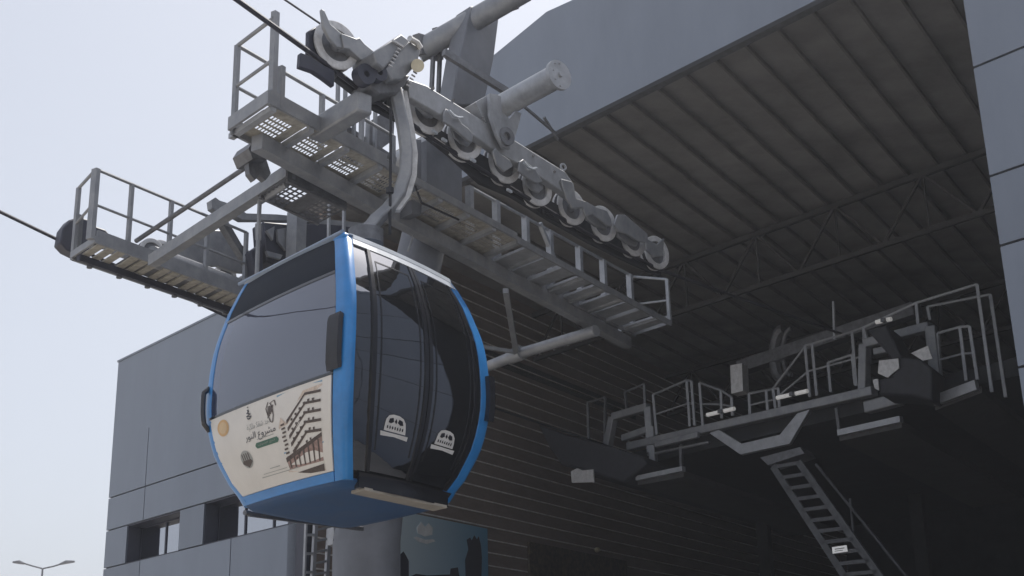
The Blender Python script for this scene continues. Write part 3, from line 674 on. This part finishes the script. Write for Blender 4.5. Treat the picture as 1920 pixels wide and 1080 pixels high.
# ------------- picture block (right third)
adpoly('picture_sky', [(.60, .30), (.94, .30), (.94, .97), (.60, .97)], A_SK, .008)
adpoly('picture_front', [(.60, .10), (.94, .02), (.94, .93), (.80, .92), (.66, .62), (.62, .70), (.60, .60)], A_BD, .009)
mb = MB()
for k in range(5):
    y0_, h_ = .86-k*.105, .03
    mb.add([adq(x, y, .0105) for x, y in ((.665+.004*k, y0_-.22+h_*.2+.02*k), (.815, y0_+h_), (.93, y0_-.02+h_), (.93, y0_-.05+h_), (.815, y0_-.028+h_), (.665+.004*k, y0_-.262+h_*.2+.02*k))], [(0, 1, 2, 3, 4, 5)])
build('picture_balcony', mb, A_DK, ad)
mb = MB(); rp_ = random.Random(5)
for k in range(5):
    for j in range(6):
        t = j/6; x = .70+.2*t; yb = .86-k*.105-.03-(.2*(1-min(1, (x-.67)/.145)) if x < .815 else .02*((x-.815)/.115))
        mb.add([adq(x, yb-.02, .0109), adq(x+.012+.006*rp_.random(), yb-.02, .0109), adq(x+.012, yb-.045, .0109), adq(x, yb-.045, .0109)], [(0, 1, 2, 3)])
for k in range(9): x = .615+.004*(k % 3); yb = .62-k*.045; mb.add([adq(x, yb, .0109), adq(x+.03, yb+.006, .0109), adq(x+.03, yb-.016, .0109), adq(x, yb-.02, .0109)], [(0, 1, 2, 3)])
pb_ = build('picture_window', mb, A_DK, ad); pb_['kind'] = 'stuff'
adpoly('picture_street', [(.61, .24), (.93, .40), (.93, .12), (.62, .12)], A_PK, .0108)
mb = MB()
for k in range(7): x = .635+k*.043; mb.add([adq(x, .13, .0112), adq(x+.012, .13, .0112), adq(x+.012, .24+k*.018, .0112), adq(x, .24+k*.018, .0112)], [(0, 1, 2, 3)])
mb.add([adq(.61, .25, .0112), adq(.93, .41, .0112), adq(.93, .37, .0112), adq(.61, .20, .0112)], [(0, 1, 2, 3)])
mb.add([adq(.68, .07, .0112), adq(.93, .09, .0112), adq(.93, .02, .0112), adq(.80, .03, .0112)], [(0, 1, 2, 3)])
build('picture_shopfront', mb, A_DK, ad)
# ------------- roundels and ornament
adcirc('orange_seal', .115, .83, .055, .105, A_OR)
adcirc('seal_face', .115, .83, .038, .075, mat('advert_seal_face', (.62, .45, .26), .5), .0105)
adcirc('photo_roundel', .255, .37, .055, .105, A_LG)
mb = MB()
for k in range(4): x = .225+k*.02; adstrip(mb, [(x, .33), (x, .44)], .004)
mb.add([adq(.205, .33, .0107), adq(.255, .27, .0107), adq(.305, .33, .0107), adq(.295, .36, .0107), (adq(.215, .36, .0107))], [(0, 1, 2, 3, 4)])
build('roundel_print', mb, A_DK, ad)
mb = MB(); adstrip(mb, [(.355, .93), (.36, .90), (.345, .89), (.375, .87), (.34, .85), (.38, .84), (.36, .81), (.345, .83)], .006); adstrip(mb, [(.355, .965), (.36, .955)], .006)
build('logo_mark', mb, A_TX, ad)
mb = MB(); adstrip(mb, [(.53, .93), (.51, .86), (.52, .78), (.54, .69), (.555, .68), (.565, .76), (.56, .86), (.545, .91), (.58, .93), (.59, .86)], .0035)
for k in range(4): adstrip(mb, [(.52+k*.012, .74+k*.02), (.53+k*.012, .88)], .004)
build('ornament', mb, A_DK, ad)
# lettering: Arabic presentation forms laid out in visual order, mapped onto the curved sheet
def adtext(name, txt, u0_, v0_, wid, hgt, m_, slope=0.0):
    cu = bpy.data.curves.new(name, 'FONT'); cu.body = txt; cu.size = 1; cu.resolution_u = 2; cu.extrude = 0
    o = bpy.data.objects.new(name, cu); COL.objects.link(o); bpy.context.view_layer.update()
    dg = bpy.context.evaluated_depsgraph_get(); me = bpy.data.meshes.new_from_object(o.evaluated_get(dg)); bpy.data.objects.remove(o)
    if not len(me.vertices): return None
    xs = [v.co.x for v in me.vertices]; ys = [v.co.y for v in me.vertices]; x0_, x1_, y0_, y1_ = min(xs), max(xs), min(ys), max(ys)
    off = ad.location + cab.location
    for v in me.vertices:
        fx = (v.co.x-x0_)/(x1_-x0_); fy = (v.co.y-y0_)/(y1_-y0_)
        v.co = adq(u0_+fx*wid, v0_+fy*hgt+slope*fx, .011)-off
    me.materials.clear(); me.materials.append(m_); t = bpy.data.objects.new(name, me); COL.objects.link(t); t.parent = ad; return t
# مشروع النور
L2 = '\uFEAD\uFEEE\uFEE8\uFEDF\u0627 \u0639\uFEED\uFEAE\uFEB8\uFEE3'
L1 = '\uFE94\uFEF4\uFEDC\uFEDF\uFEE3 \uFEDC\uFED8\uFEB7 \uFEAA\uFEA3\uFE8D'
adtext('headline', L2, .30, .53, .27, .12, A_TX); adtext('headline', L1, .33, .665, .2, .09, A_LG)
GRN = adpoly('green_button', [(.385, .445), (.57, .445), (.582, .47), (.582, .485), (.57, .51), (.385, .51), (.373, .485), (.373, .47)], A_GR, .009)
adtext('button_text', '\uFEE5\u0627\uFEED\uFEE8\uFECC\uFEDF\u0627 \uFE9E\uFEA3\uFE8D', .40, .462, .15, .03, A_LG)
mb = MB(); adstrip(mb, [(.40, .545), (.55, .545)], .004); adstrip(mb, [(.33, .12), (.70, .12)], .004); adstrip(mb, [(.36, .15), (.6, .15)], .003); adstrip(mb, [(.44, .19), (.54, .19)], .004)
build('small_print', mb, A_LG, ad)
# ---- door side (face 0)
m = patch(0, -.985, .95, Z0+.0, Z1-.02, -.03, .012, 10, 16); build('side_shell', m, BLACKP, cab)
m = patch(0, -.985, -.768, Z0+.05, Z1-.05, .0, .02, 3, 16); build('side_glass', m, GLD, cab)
m = patch(0, .805, .95, Z0+.05, Z1-.05, .0, .02, 3, 16); build('side_glass', m, GLD, cab)
EMB = mat('emblem_white', (.62, .62, .62), .5)
def door(s0, s1, nm):
    d = build('door', patch(0, s0, s1, Z0+.06, Z1-.09, .008, .03, 8, 18), GLD, cab)
    fw = .045
    f = patch(0, s0-.006, s0+fw, Z0+.05, Z1-.085, .016, .03, 1, 18); patch(0, s1-fw, s1+.006, Z0+.05, Z1-.085, .016, .03, 1, 18, mb=f)
    build('door_seal', f, BLACKP, d)
    g2 = patch(0, s0+.1, s0+.115, Z0+.2, Z1-.2, .012, .008, 1, 16); patch(0, s1-.115, s1-.1, Z0+.2, Z1-.2, .012, .008, 1, 16, mb=g2); patch(0, s0+.1, s1-.1, Z1-.2, Z1-.188, .012, .008, 6, 1, mb=g2)
    build('window_gasket', g2, BLACKP, d)
    # emblem
    c = (s0+s1)/2-.02; zc = Z0+.39; w2_ = .205; 
    def ep(x, y, off=.012): return S(0, c+x*w2_, zc+y*.105, off)
    e = MB(); dome = [(-.78, -.42), (-.74, 0), (-.68, .35), (-.5, .62), (-.2, .74), (.2, .74), (.5, .62), (.68, .35), (.74, 0), (.78, -.42)]
    e.add([ep(*q) for q in dome], [tuple(range(len(dome)))]); bar_ = [(-1, -.5), (1, -.5), (.98, -.8), (.0, -.72), (-.98, -.8)]
    e.add([ep(*q) for q in bar_], [tuple(range(5))]); em = build('emblem', e, EMB, d)
    k = MB()
    for q in ([(-.52, .15), (-.45, .42), (-.2, .52), (-.15, .25), (-.35, .1)], [(.12, .25), (.2, .5), (.45, .42), (.52, .15), (.3, .1)], [(-.1, .3), (0, .5), (.08, .3), (0, .12)]):
        k.add([ep(x, y, .0145) for x, y in q], [tuple(range(len(q)))])
    for i in range(7):
        x = -.6+i*.18; k.add([ep(x, -.28, .0145), ep(x+.09, -.22, .0145), ep(x+.07, -.02, .0145), ep(x-.0, -.1, .0145)], [(0, 1, 2, 3)])
    build('emblem_print', k, BLACKP, em)
    return d
door(-.765, -.0, 1); door(.025, .80, 2)
# header over the doors: sky reflection painted as a pale edge, and sills
m = patch(0, -.99, .97, Z1-.085, Z1+.0, .016, .04, 10, 3); patch(0, -.98, .97, Z1-.02, Z1+.02, .02, .05, 10, 1, mb=m); build('door_header', m, WHITEP, cab)
m = patch(0, -.9, .99, Z0-.07, Z0+.04, .02, .06, 10, 3); build('door_sill', m, BLACKP, cab)
# roof
def ringpts(z, k, zz=None, n=9):
    r = []
    for f, s0, s1 in ((0, -1, 1), (3, -1, 1), (2, 1, -1), (1, 1, -1)):
        for i in range(n): s = s0+(s1-s0)*i/(n-1); r.append(S(f, s, z, 0))
    c = P(CA, CB+(.05 if z > 5 else 0), z); out = []
    for p in r: q = c+(p-c)*k; q.z = zz if zz is not None else z; out.append(q)
    return out
def loft(rings, mb=None, cap=True):
    mb = mb or MB(); K = len(rings[0]); vs = [p for r in rings for p in r]
    mb.add(vs, [(j*K+k, j*K+(k+1) % K, (j+1)*K+(k+1) % K, (j+1)*K+k) for j in range(len(rings)-1) for k in range(K)], True)
    mb.add(rings[0], [tuple(range(K))]); mb.add(rings[-1], [tuple(range(K))]); return mb
ro = build('roof', loft([ringpts(Z1, 1.0, Z1-.005), ringpts(Z1, 1.02, Z1+.012), ringpts(Z1, .96, Z1+.05), ringpts(Z1, .7, Z1+.11), ringpts(Z1, .2, Z1+.13)]), ROOFP, cab)
m = MB(); c1, c2 = S(1, -1.0, Z1), S(1, 1.0, Z1)
m.tube(P(CA-.76, CB-.74, Z1+.03), P(CA-.76, CB+.86, Z1+.03), .018, 10); build('roof_rail', m, ROOFP, cab)
m = MB(); cc = S(0, -1, Z1); ccp = P(CA-.71, CB-.71, Z1)
m.hexa([ccp+DA*a_+DB*b_+DZ*z_ for z_, k in ((-.02, .9), (.035, .6)) for a_, b_ in ((-.075*k, -.07*k), (.1*k, -.07*k), (.1*k, .13*k), (-.075*k, .13*k))]); build('roof_corner', m, BLUE, cab, bevel=.02)
# floor pan
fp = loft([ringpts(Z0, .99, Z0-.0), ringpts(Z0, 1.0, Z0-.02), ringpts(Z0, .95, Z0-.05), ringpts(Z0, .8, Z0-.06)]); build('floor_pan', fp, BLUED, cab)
m = MB(); m.box(CA-.5, CA+.58, CB-.80, CB-.62, Z0-.085, Z0-.062); build('door_step', m, BEIGE, cab)
m = MB(); gb = W(466, 962, .86); ge = W(680, 990, .86); m.tube(gb, ge, .015, 10); m.tube(lerp(gb, ge, -.03), lerp(gb, ge, .01), .022, 10)
for t in (.12, .3, .6, .85): m.bar(lerp(gb, ge, t), lerp(gb, ge, t)+DZ*.1-DB*.1, .03)
m.bar(gb-DZ*.02, ge-DZ*.02, .03, .015); build('guide_bar', m, GALVD, cab)
# buffers / handles
def buf(mb, f, s, z0, z1, dirv, d=.05, w_=.05):
    ps = [S(f, s, z0, .0)]+[S(f, s, z0+(z1-z0)*t, d) for t in (.12, .5, .88)]+[S(f, s, z1, .0)]
    mb.ribbon(ps, w_, .035, DB if f in (1, 3) else DA)
m = MB(); ps = [S(1, -.93, 4.16, .012), S(1, -.93, 4.22, .03), S(1, -.93, 4.38, .035), S(1, -.93, 4.54, .03), S(1, -.93, 4.58, .012)]
m.ribbon(ps, .15, .04, DB); build('buffer_pad', m, DARK, cab)
def hoop(f, s, z0, z1, d): 
    mm = MB(); n_ = 14
    mm.path([S(f, s, z0+(z1-z0)*t, d*min(1, math.sin(math.pi*t)*2.2)) for t in [i/n_ for i in range(n_+1)]], .022, 8); return mm
build('grab_handle', hoop(1, 1.02, 4.05, 4.42, .055), BLACKP, cab)
m = MB(); m.ribbon([S(0, 1.02, z, .03) for z in (4.08, 4.2, 4.35, 4.46)], .08, .05, DA); build('buffer_pad', m, BLACKP, cab)
# interior benches
m = MB(); m.box(CA-.6, CA-.25, CB-.65, CB+.7, Z0+.38, Z0+.44); m.box(CA-.64, CA-.58, CB-.65, CB+.7, Z0+.44, Z0+.85); build('bench', m, SEATM, cab)
m = MB(); m.box(CA+.25, CA+.6, CB-.65, CB+.7, Z0+.38, Z0+.44); m.box(CA+.58, CA+.64, CB-.65, CB+.7, Z0+.44, Z0+.85); build('bench', m, SEATM, cab)
# hanger and grip
hp = [(742, 168), (748, 200), (756, 240), (762, 285), (760, 325), (748, 365), (728, 392), (706, 412), (690, 432), (686, 448)]
bb_ = [-.12, -.16, -.2, -.22, -.2, -.14, -.08, -.03, 0, 0]
hpts = [W(x, y, b) for (x, y), b in zip(hp, bb_)]
m = MB(); m.ribbon(hpts, .12, .13, DB-DA); hg = build('hanger', m, GALV, cab, bevel=.02)
m = MB(); m.ribbon([p+DA*.09-DB*.03 for p in hpts[:7]], .07, .045, DB-DA); build('hanger_strip', m, ALU, hg)
m = MB(); m.tube(W(733, 200, -.25), W(731, 440, -.1), .014, 6); m.tube(W(731, 352, -.2), W(731, 362, -.2), .035, 8); build('guide_cable', m, DARK, hg)
m = MB(); m.tube(hpts[-1]-DZ*.05, hpts[-1]+DZ*.08, .16, 14); build('roof_mount', m, GALVD, hg)
gr = [(700, 97), (752, 63), (790, 92), (778, 130), (760, 158), (742, 172), (705, 176), (696, 150)]
m = MB(); wp([(700, 97), (752, 63), (768, 76), (720, 130), (706, 118)], -.35, .35, m); wp([(722, 128), (768, 76), (790, 92), (782, 120), (755, 150), (735, 150)], -.3, .3, m)
build('grip_housing', m, GALV, hg, bevel=.015)
m = MB(); wp([(692, 150), (735, 140), (770, 140), (758, 165), (745, 176), (712, 178), (695, 165)], -.2, .3, m); build('grip_jaw', m, GALVD, hg, bevel=.02)
m = MB(); 
for k in range(7): x, y = 729+k*3.3, 121-k*6.2; m.bar(W(x, y, -.37), W(x+6, y+4, -.37), .012)
for k in range(6): x, y = 762+k*3.3, 158-k*6; m.bar(W(x, y, -.32), W(x+6, y+4, -.32), .012)
m.bar(W(736, 76, -.37), W(756, 88, -.37), .02); m.path([W(x, y, -.33) for x, y in ((768, 72), (782, 80), (788, 90))], .03, 8)
build('spring_coil', m, ALU, hg)
m = MB(); m.tube(W(783, 123, -.3), W(783, 123, -.42), .062, 18); build('roller', m, CREAM, hg)
m = MB(); m.ring(W(682, 142, -.2), DB, [(.03, -.05), (.1, -.05), (.1, .05), (.03, .05)], 20); m.ring(W(708, 138, -.25), DB, [(.03, -.04), (.085, -.04), (.085, .04), (.03, .04)], 20); build('roller', m, NAVY, hg)

# ================================================================== STATION MACHINERY INSIDE THE HALL
SA = 13.3
def SX(x, y, a=SA): return X(x, y, a)
def sp(pts, a, t, mb): return mb.plate([X(x, y, a) for x, y in pts], t, DA)
stn = thing('entry_station', 'pale steel entry frame spanning both rope lanes deep inside the dark hall', 'machinery', P(SA, 2.5, 0))
m = MB(); m.bar(SX(1180, 838), SX(1640, 733), .2, .16); m.bar(SX(1215, 853), SX(1330, 829), .08, .05); m.bar(SX(1230, 834, SA-.2), SX(1310, 815, SA-.2), .1, .12); build('front_beam', m, GALV, stn, bevel=.02)
m = MB(); 
for p_ in ([(1138, 845), (1150, 782), (1216, 763), (1222, 850)],):
    for u, v in zip(p_, p_[1:]): m.bar(SX(*u), SX(*v), .16, .16)
m.bar(SX(1168, 822), SX(1216, 805), .12, .14); m.bar(SX(1218, 870), SX(1190, 885), .16, .14); m.bar(SX(1222, 800), SX(1226, 880), .14)
build('entry_arch', m, GALV, stn, bevel=.02)
m = MB()
for p_ in ([(1620, 740), (1622, 645), (1745, 612), (1758, 740)],):
    for u, v in zip(p_, p_[1:]): m.bar(SX(*u), SX(*v), .18, .16)
m.bar(SX(1640, 660), SX(1690, 650), .12); m.bar(SX(1625, 765), SX(1690, 748), .2, .2)
build('entry_arch', m, GALV, stn, bevel=.02)
m = MB(); sp([(1330, 812), (1348, 806), (1390, 832), (1462, 815), (1495, 775), (1518, 768), (1480, 832), (1388, 852)], SA-.3, .12, m); build('cradle', m, GALVL, stn)
m = MB(); sp([(1425, 858), (1500, 838), (1508, 850), (1440, 872)], SA-.3, .6, m); build('head_plate', m, GALVD, stn)
for u_, v_, a_, h_ in (((1195, 897), (1282, 879), 12.6, .09), ((1573, 812), (1690, 786), 12.6, .1), ((1752, 752), (1832, 722), 12.9, .16)): m = MB(); m.bar(SX(*u_, a_), SX(*v_, a_), .1, h_); build('platform_edge', m, GALVL, stn)
m = MB()
for (x0, y0), (x1, y1), aa in (((1195, 899), (1282, 882), 12.65), ((1573, 814), (1690, 788), 12.65)):
    p, q = X(x0, y0, aa), X(x1, y1, aa); m.plate([p, q, q+DA*9, p+DA*9], -.12, DZ)
p, q = X(1752, 756, 12.95), X(1840, 722, 12.95); m.plate([p, q, q+DA*9, p+DA*9], -.12, DZ)
build('platform_soffit', m, INTT, stn)
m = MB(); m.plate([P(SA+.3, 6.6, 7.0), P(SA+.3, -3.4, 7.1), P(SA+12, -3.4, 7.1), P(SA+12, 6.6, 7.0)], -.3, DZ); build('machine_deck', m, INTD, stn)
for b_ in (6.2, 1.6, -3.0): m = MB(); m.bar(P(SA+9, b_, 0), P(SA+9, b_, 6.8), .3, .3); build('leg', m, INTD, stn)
# railings
def simple_rail(px, foot, aa=SA, m_=GALV, mid=True, tname='handrail'):
    for (u, v), (x, y) in zip(px, foot):
        k = MB(); k.bar(X(u, v, aa), X(x, y, aa), .05); build('post', k, m_, stn)
    for i in range(len(px)-1):
        k = MB(); k.tube(X(*px[i], aa), X(*px[i+1], aa), .025, 8); build('top_rail', k, m_, stn)
        if mid: k = MB(); k.tube(lerp(X(*px[i], aa), X(*foot[i], aa), .5), lerp(X(*px[i+1], aa), X(*foot[i+1], aa), .5), .02, 8); build('middle_rail', k, m_, stn)
simple_rail([(1225, 740), (1288, 713), (1297, 715)], [(1232, 815), (1294, 800), (1303, 798)])
simple_rail([(1312, 718), (1352, 732), (1372, 745)], [(1318, 797), (1354, 785), (1374, 780)])
simple_rail([(1405, 738), (1437, 732), (1460, 728)], [(1407, 782), (1440, 772), (1462, 768)])
simple_rail([(1510, 648), (1523, 645), (1598, 622), (1620, 614)], [(1519, 745), (1532, 742), (1606, 724), (1626, 720)])
simple_rail([(1553, 680), (1598, 665)], [(1558, 735), (1604, 722)], mid=False)
simple_rail([(1450, 728), (1510, 650)], [(1455, 770), (1519, 745)])
simple_rail([(1620, 614), (1718, 568), (1832, 533)], [(1626, 640), (1722, 610), (1860, 735)], mid=False, m_=GALVL)
simple_rail([(1740, 575), (1857, 552)], [(1745, 600), (1886, 745)], mid=False)
simple_rail([(1758, 625), (1800, 613), (1818, 612)], [(1765, 725), (1812, 714), (1833, 712)], m_=GALVL)
simple_rail([(1102, 755), (1135, 745)], [(1104, 835), (1134, 830)], mid=False, m_=GALVD)
simple_rail([(1172, 735), (1208, 720)], [(1176, 775), (1210, 765)], mid=False, m_=GALVD)
simple_rail([(1276, 835), (1278, 835)], [(1278, 880), (1278, 880)], mid=False, m_=GALVD)
simple_rail([(1568, 765), (1568, 765)], [(1574, 812), (1574, 812)], mid=False)
m = MB(); m.bar(SX(1563, 565), SX(1565, 636), .04); build('aerial', m, GALVL, stn)
m = MB(); m.path([SX(1470+18*math.cos(t), 665+48*math.sin(t), SA+2) for t in [math.pi*.5+i*math.pi/10 for i in range(11)]], .12, 8); m.path([SX(1484+16*math.cos(t), 660+44*math.sin(t), SA+2) for t in [math.pi*.5+i*math.pi/10 for i in range(11)]], .05, 8); build('bull_wheel', m, GALVD, stn)
m = MB(); m.bar(SX(1390, 690, SA+2), SX(1720, 580, SA+2), .3, .25); build('rear_beam', m, GALVD, stn)
cb = MB(); sp([(1369, 685), (1391, 681), (1393, 733), (1371, 738)], SA-.1, .3, cb); solo(build('control_cabinet', cb, ALU), 'small pale cabinet on the station frame beside the bull wheel', 'cabinet')
def lamp(x0, y0, x1, y1, lab):
    o = MB(); o.tube(SX(x0, y0, SA-.3), SX(x1, y1, SA-.3), .04, 8); t_ = build('fluorescent_tube', o, mat('white_tube', (.75, .75, .75), .4, emit=((1, .98, .95), .12))); solo(t_, lab, 'tube lamp', 'tube lamps on the station frame')
    e = MB(); xm, ym = (x0+x1)/2, (y0+y1)/2; e.bar(SX(xm-3, ym, SA-.36), SX(xm+3, ym-1, SA-.36), .1, .07); build('holder', e, GALVD, t_)
lamp(1326, 778, 1377, 766, 'white tube lamp low on the left of the station frame, above the U cradle')
lamp(1457, 746, 1514, 733, 'white tube lamp at the foot of the sloping rail in the station frame')
lamp(1643, 604, 1671, 598, 'short white lamp above the right rope entry')
# rope entry trumpets
def trumpet(lab, pts, white, aa):
    t = thing('rope_entry_funnel', lab, 'funnel', X(*pts[0], aa), 'rope entry funnels')
    k = MB(); sp(pts, aa, .8, k); build('funnel_body', k, DARK, t, bevel=.04)
    for wpt in white:
        k = MB(); sp(wpt, aa-.05, .04, k); build('guide_plate', k, ALU, t)
trumpet('dark wedge shaped funnel where the left rope enters the station frame', [(1008, 796), (1060, 815), (1150, 838), (1205, 856), (1215, 868), (1170, 905), (1090, 880), (1052, 872), (1030, 840)], [[(1070, 884), (1082, 878), (1092, 882), (1112, 880), (1114, 904), (1072, 905)]], 12.4)
trumpet('dark rope funnel in front of the right rope entry arch', [(1625, 618), (1662, 608), (1690, 668), (1725, 672), (1748, 690), (1748, 752), (1710, 742), (1648, 740), (1645, 712), (1672, 705), (1668, 668)], [[(1648, 676), (1684, 672), (1686, 690), (1664, 708), (1646, 700)], [(1708, 662), (1740, 648), (1748, 672), (1730, 676)], [(1636, 712), (1646, 710), (1648, 732), (1640, 728)]], 12.4)
# access stair ladder
sl_ = thing('station_ladder', 'steep dark metal ladder hanging below the station frame at lower right', 'ladder', P(12.5, 1.0, 0))
LA = 12.4
def side(x0, y0, x1, y1):
    p, q = X(x0, y0, LA), X(x1, y1, LA); k = MB(); k.bar(p, q+(q-p)*1.0, .05, .12); build('side_rail', k, STAIR, sl_)
side(1450, 874, 1584, 1080); side(1498, 866, 1650, 1080)
for i in range(22):
    t = i/10.; k = MB(); k.bar(X(1450+134*t*.98, 876+206*t*.98, LA), X(1500+152*t*.96, 868+212*t*.96, LA), .05, .06); build('rung', k, STAIR, sl_)
k = MB(); k.bar(X(1530, 870, LA+.4), X(1700, 1080, LA+.4), .04); k.bar(X(1594, 935, LA+.4), X(1600, 1000, LA+.4), .035); build('handrail', k, STAIR, sl_)
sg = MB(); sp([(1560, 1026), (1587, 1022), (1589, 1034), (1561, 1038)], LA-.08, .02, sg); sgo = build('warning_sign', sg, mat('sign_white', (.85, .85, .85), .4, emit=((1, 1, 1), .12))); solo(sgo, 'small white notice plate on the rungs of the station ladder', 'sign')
sg = MB(); sp([(1565, 1029), (1583, 1026.5), (1583, 1028), (1565, 1030.5)], LA-.09, .008, sg); sp([(1565, 1033), (1580, 1031), (1580, 1032), (1565, 1034)], LA-.09, .008, sg); build('sign_lines', sg, GALVD, sgo)

# cables and small fittings on the tower
cbm = MB(); cbm.path([W(x, y, .62) for x, y in ((745, 205), (770, 262), (772, 330), (790, 380), (860, 412))], .012, 6); build('power_cable', cbm, DARK, tw)
cbm = MB(); cbm.path([W(x, y, TB-.38) for x, y in ((838, 215), (815, 290), (790, 400), (765, 470))], .014, 6); build('conduit', cbm, GALVL, tw)
for x, y in ((812, 165), (850, 188), (905, 222), (1000, 292), (1040, 322)):
    bt = MB(); bt.tube(W(x, y, -.215), W(x, y, -.2), .018, 6); build('bolt', bt, GALVD, t1)
# ================================================================== STREET LAMP FAR LEFT
LY = 70
def far(u, v): r = ray(u, v); return CAM+r*(LY/r.y)
pole = far(80, 1066)
sl2 = thing('street_lamp', 'distant double armed street lamp at the bottom left corner', 'street lamp', (pole.x, pole.y, 0))
m = MB(); m.tube((pole.x, pole.y, 0), pole, .09, 8, .05); build('pole', m, GALVD, sl2)
m = MB(); m.path([far(*q) for q in ((79, 1066), (60, 1061), (44, 1056))], .04, 6); build('arm', m, GALVD, sl2)
m = MB(); m.path([far(*q) for q in ((81, 1066), (100, 1062), (116, 1057))], .04, 6); build('arm', m, GALVD, sl2)
for pts in ([(46, 1057), (36, 1054), (24, 1054)], [(112, 1058), (124, 1054), (140, 1053)]):
    m = MB(); m.path([far(*q) for q in pts], [.05, .1, .05], 6); build('lamp_head', m, GALVD, sl2)

# ================================================================== DUSTY AIR
hz = MB(); hz.add([(x, y, z) for z in (-1, 16) for x, y in ((-460, -460), (460, -460), (460, 460), (-460, 460))], [(0, 3, 2, 1), (4, 5, 6, 7), (0, 1, 5, 4), (1, 2, 6, 5), (2, 3, 7, 6), (3, 0, 4, 7)])
hm_ = bpy.data.materials.new('dusty_air'); hm_.use_nodes = True; n = hm_.node_tree; n.nodes.clear()
o_ = n.nodes.new('ShaderNodeOutputMaterial'); v_ = n.nodes.new('ShaderNodeVolumePrincipled')
v_.inputs['Color'].default_value = (.86, .9, 1, 1); v_.inputs['Density'].default_value = .0016; v_.inputs['Anisotropy'].default_value = .35
n.links.new(v_.outputs[0], o_.inputs['Volume'])
ho = build('haze', hz, hm_); ho['kind'] = 'stuff'; ho['label'] = 'thin pale dust in the air around the station'; ho['category'] = 'haze'
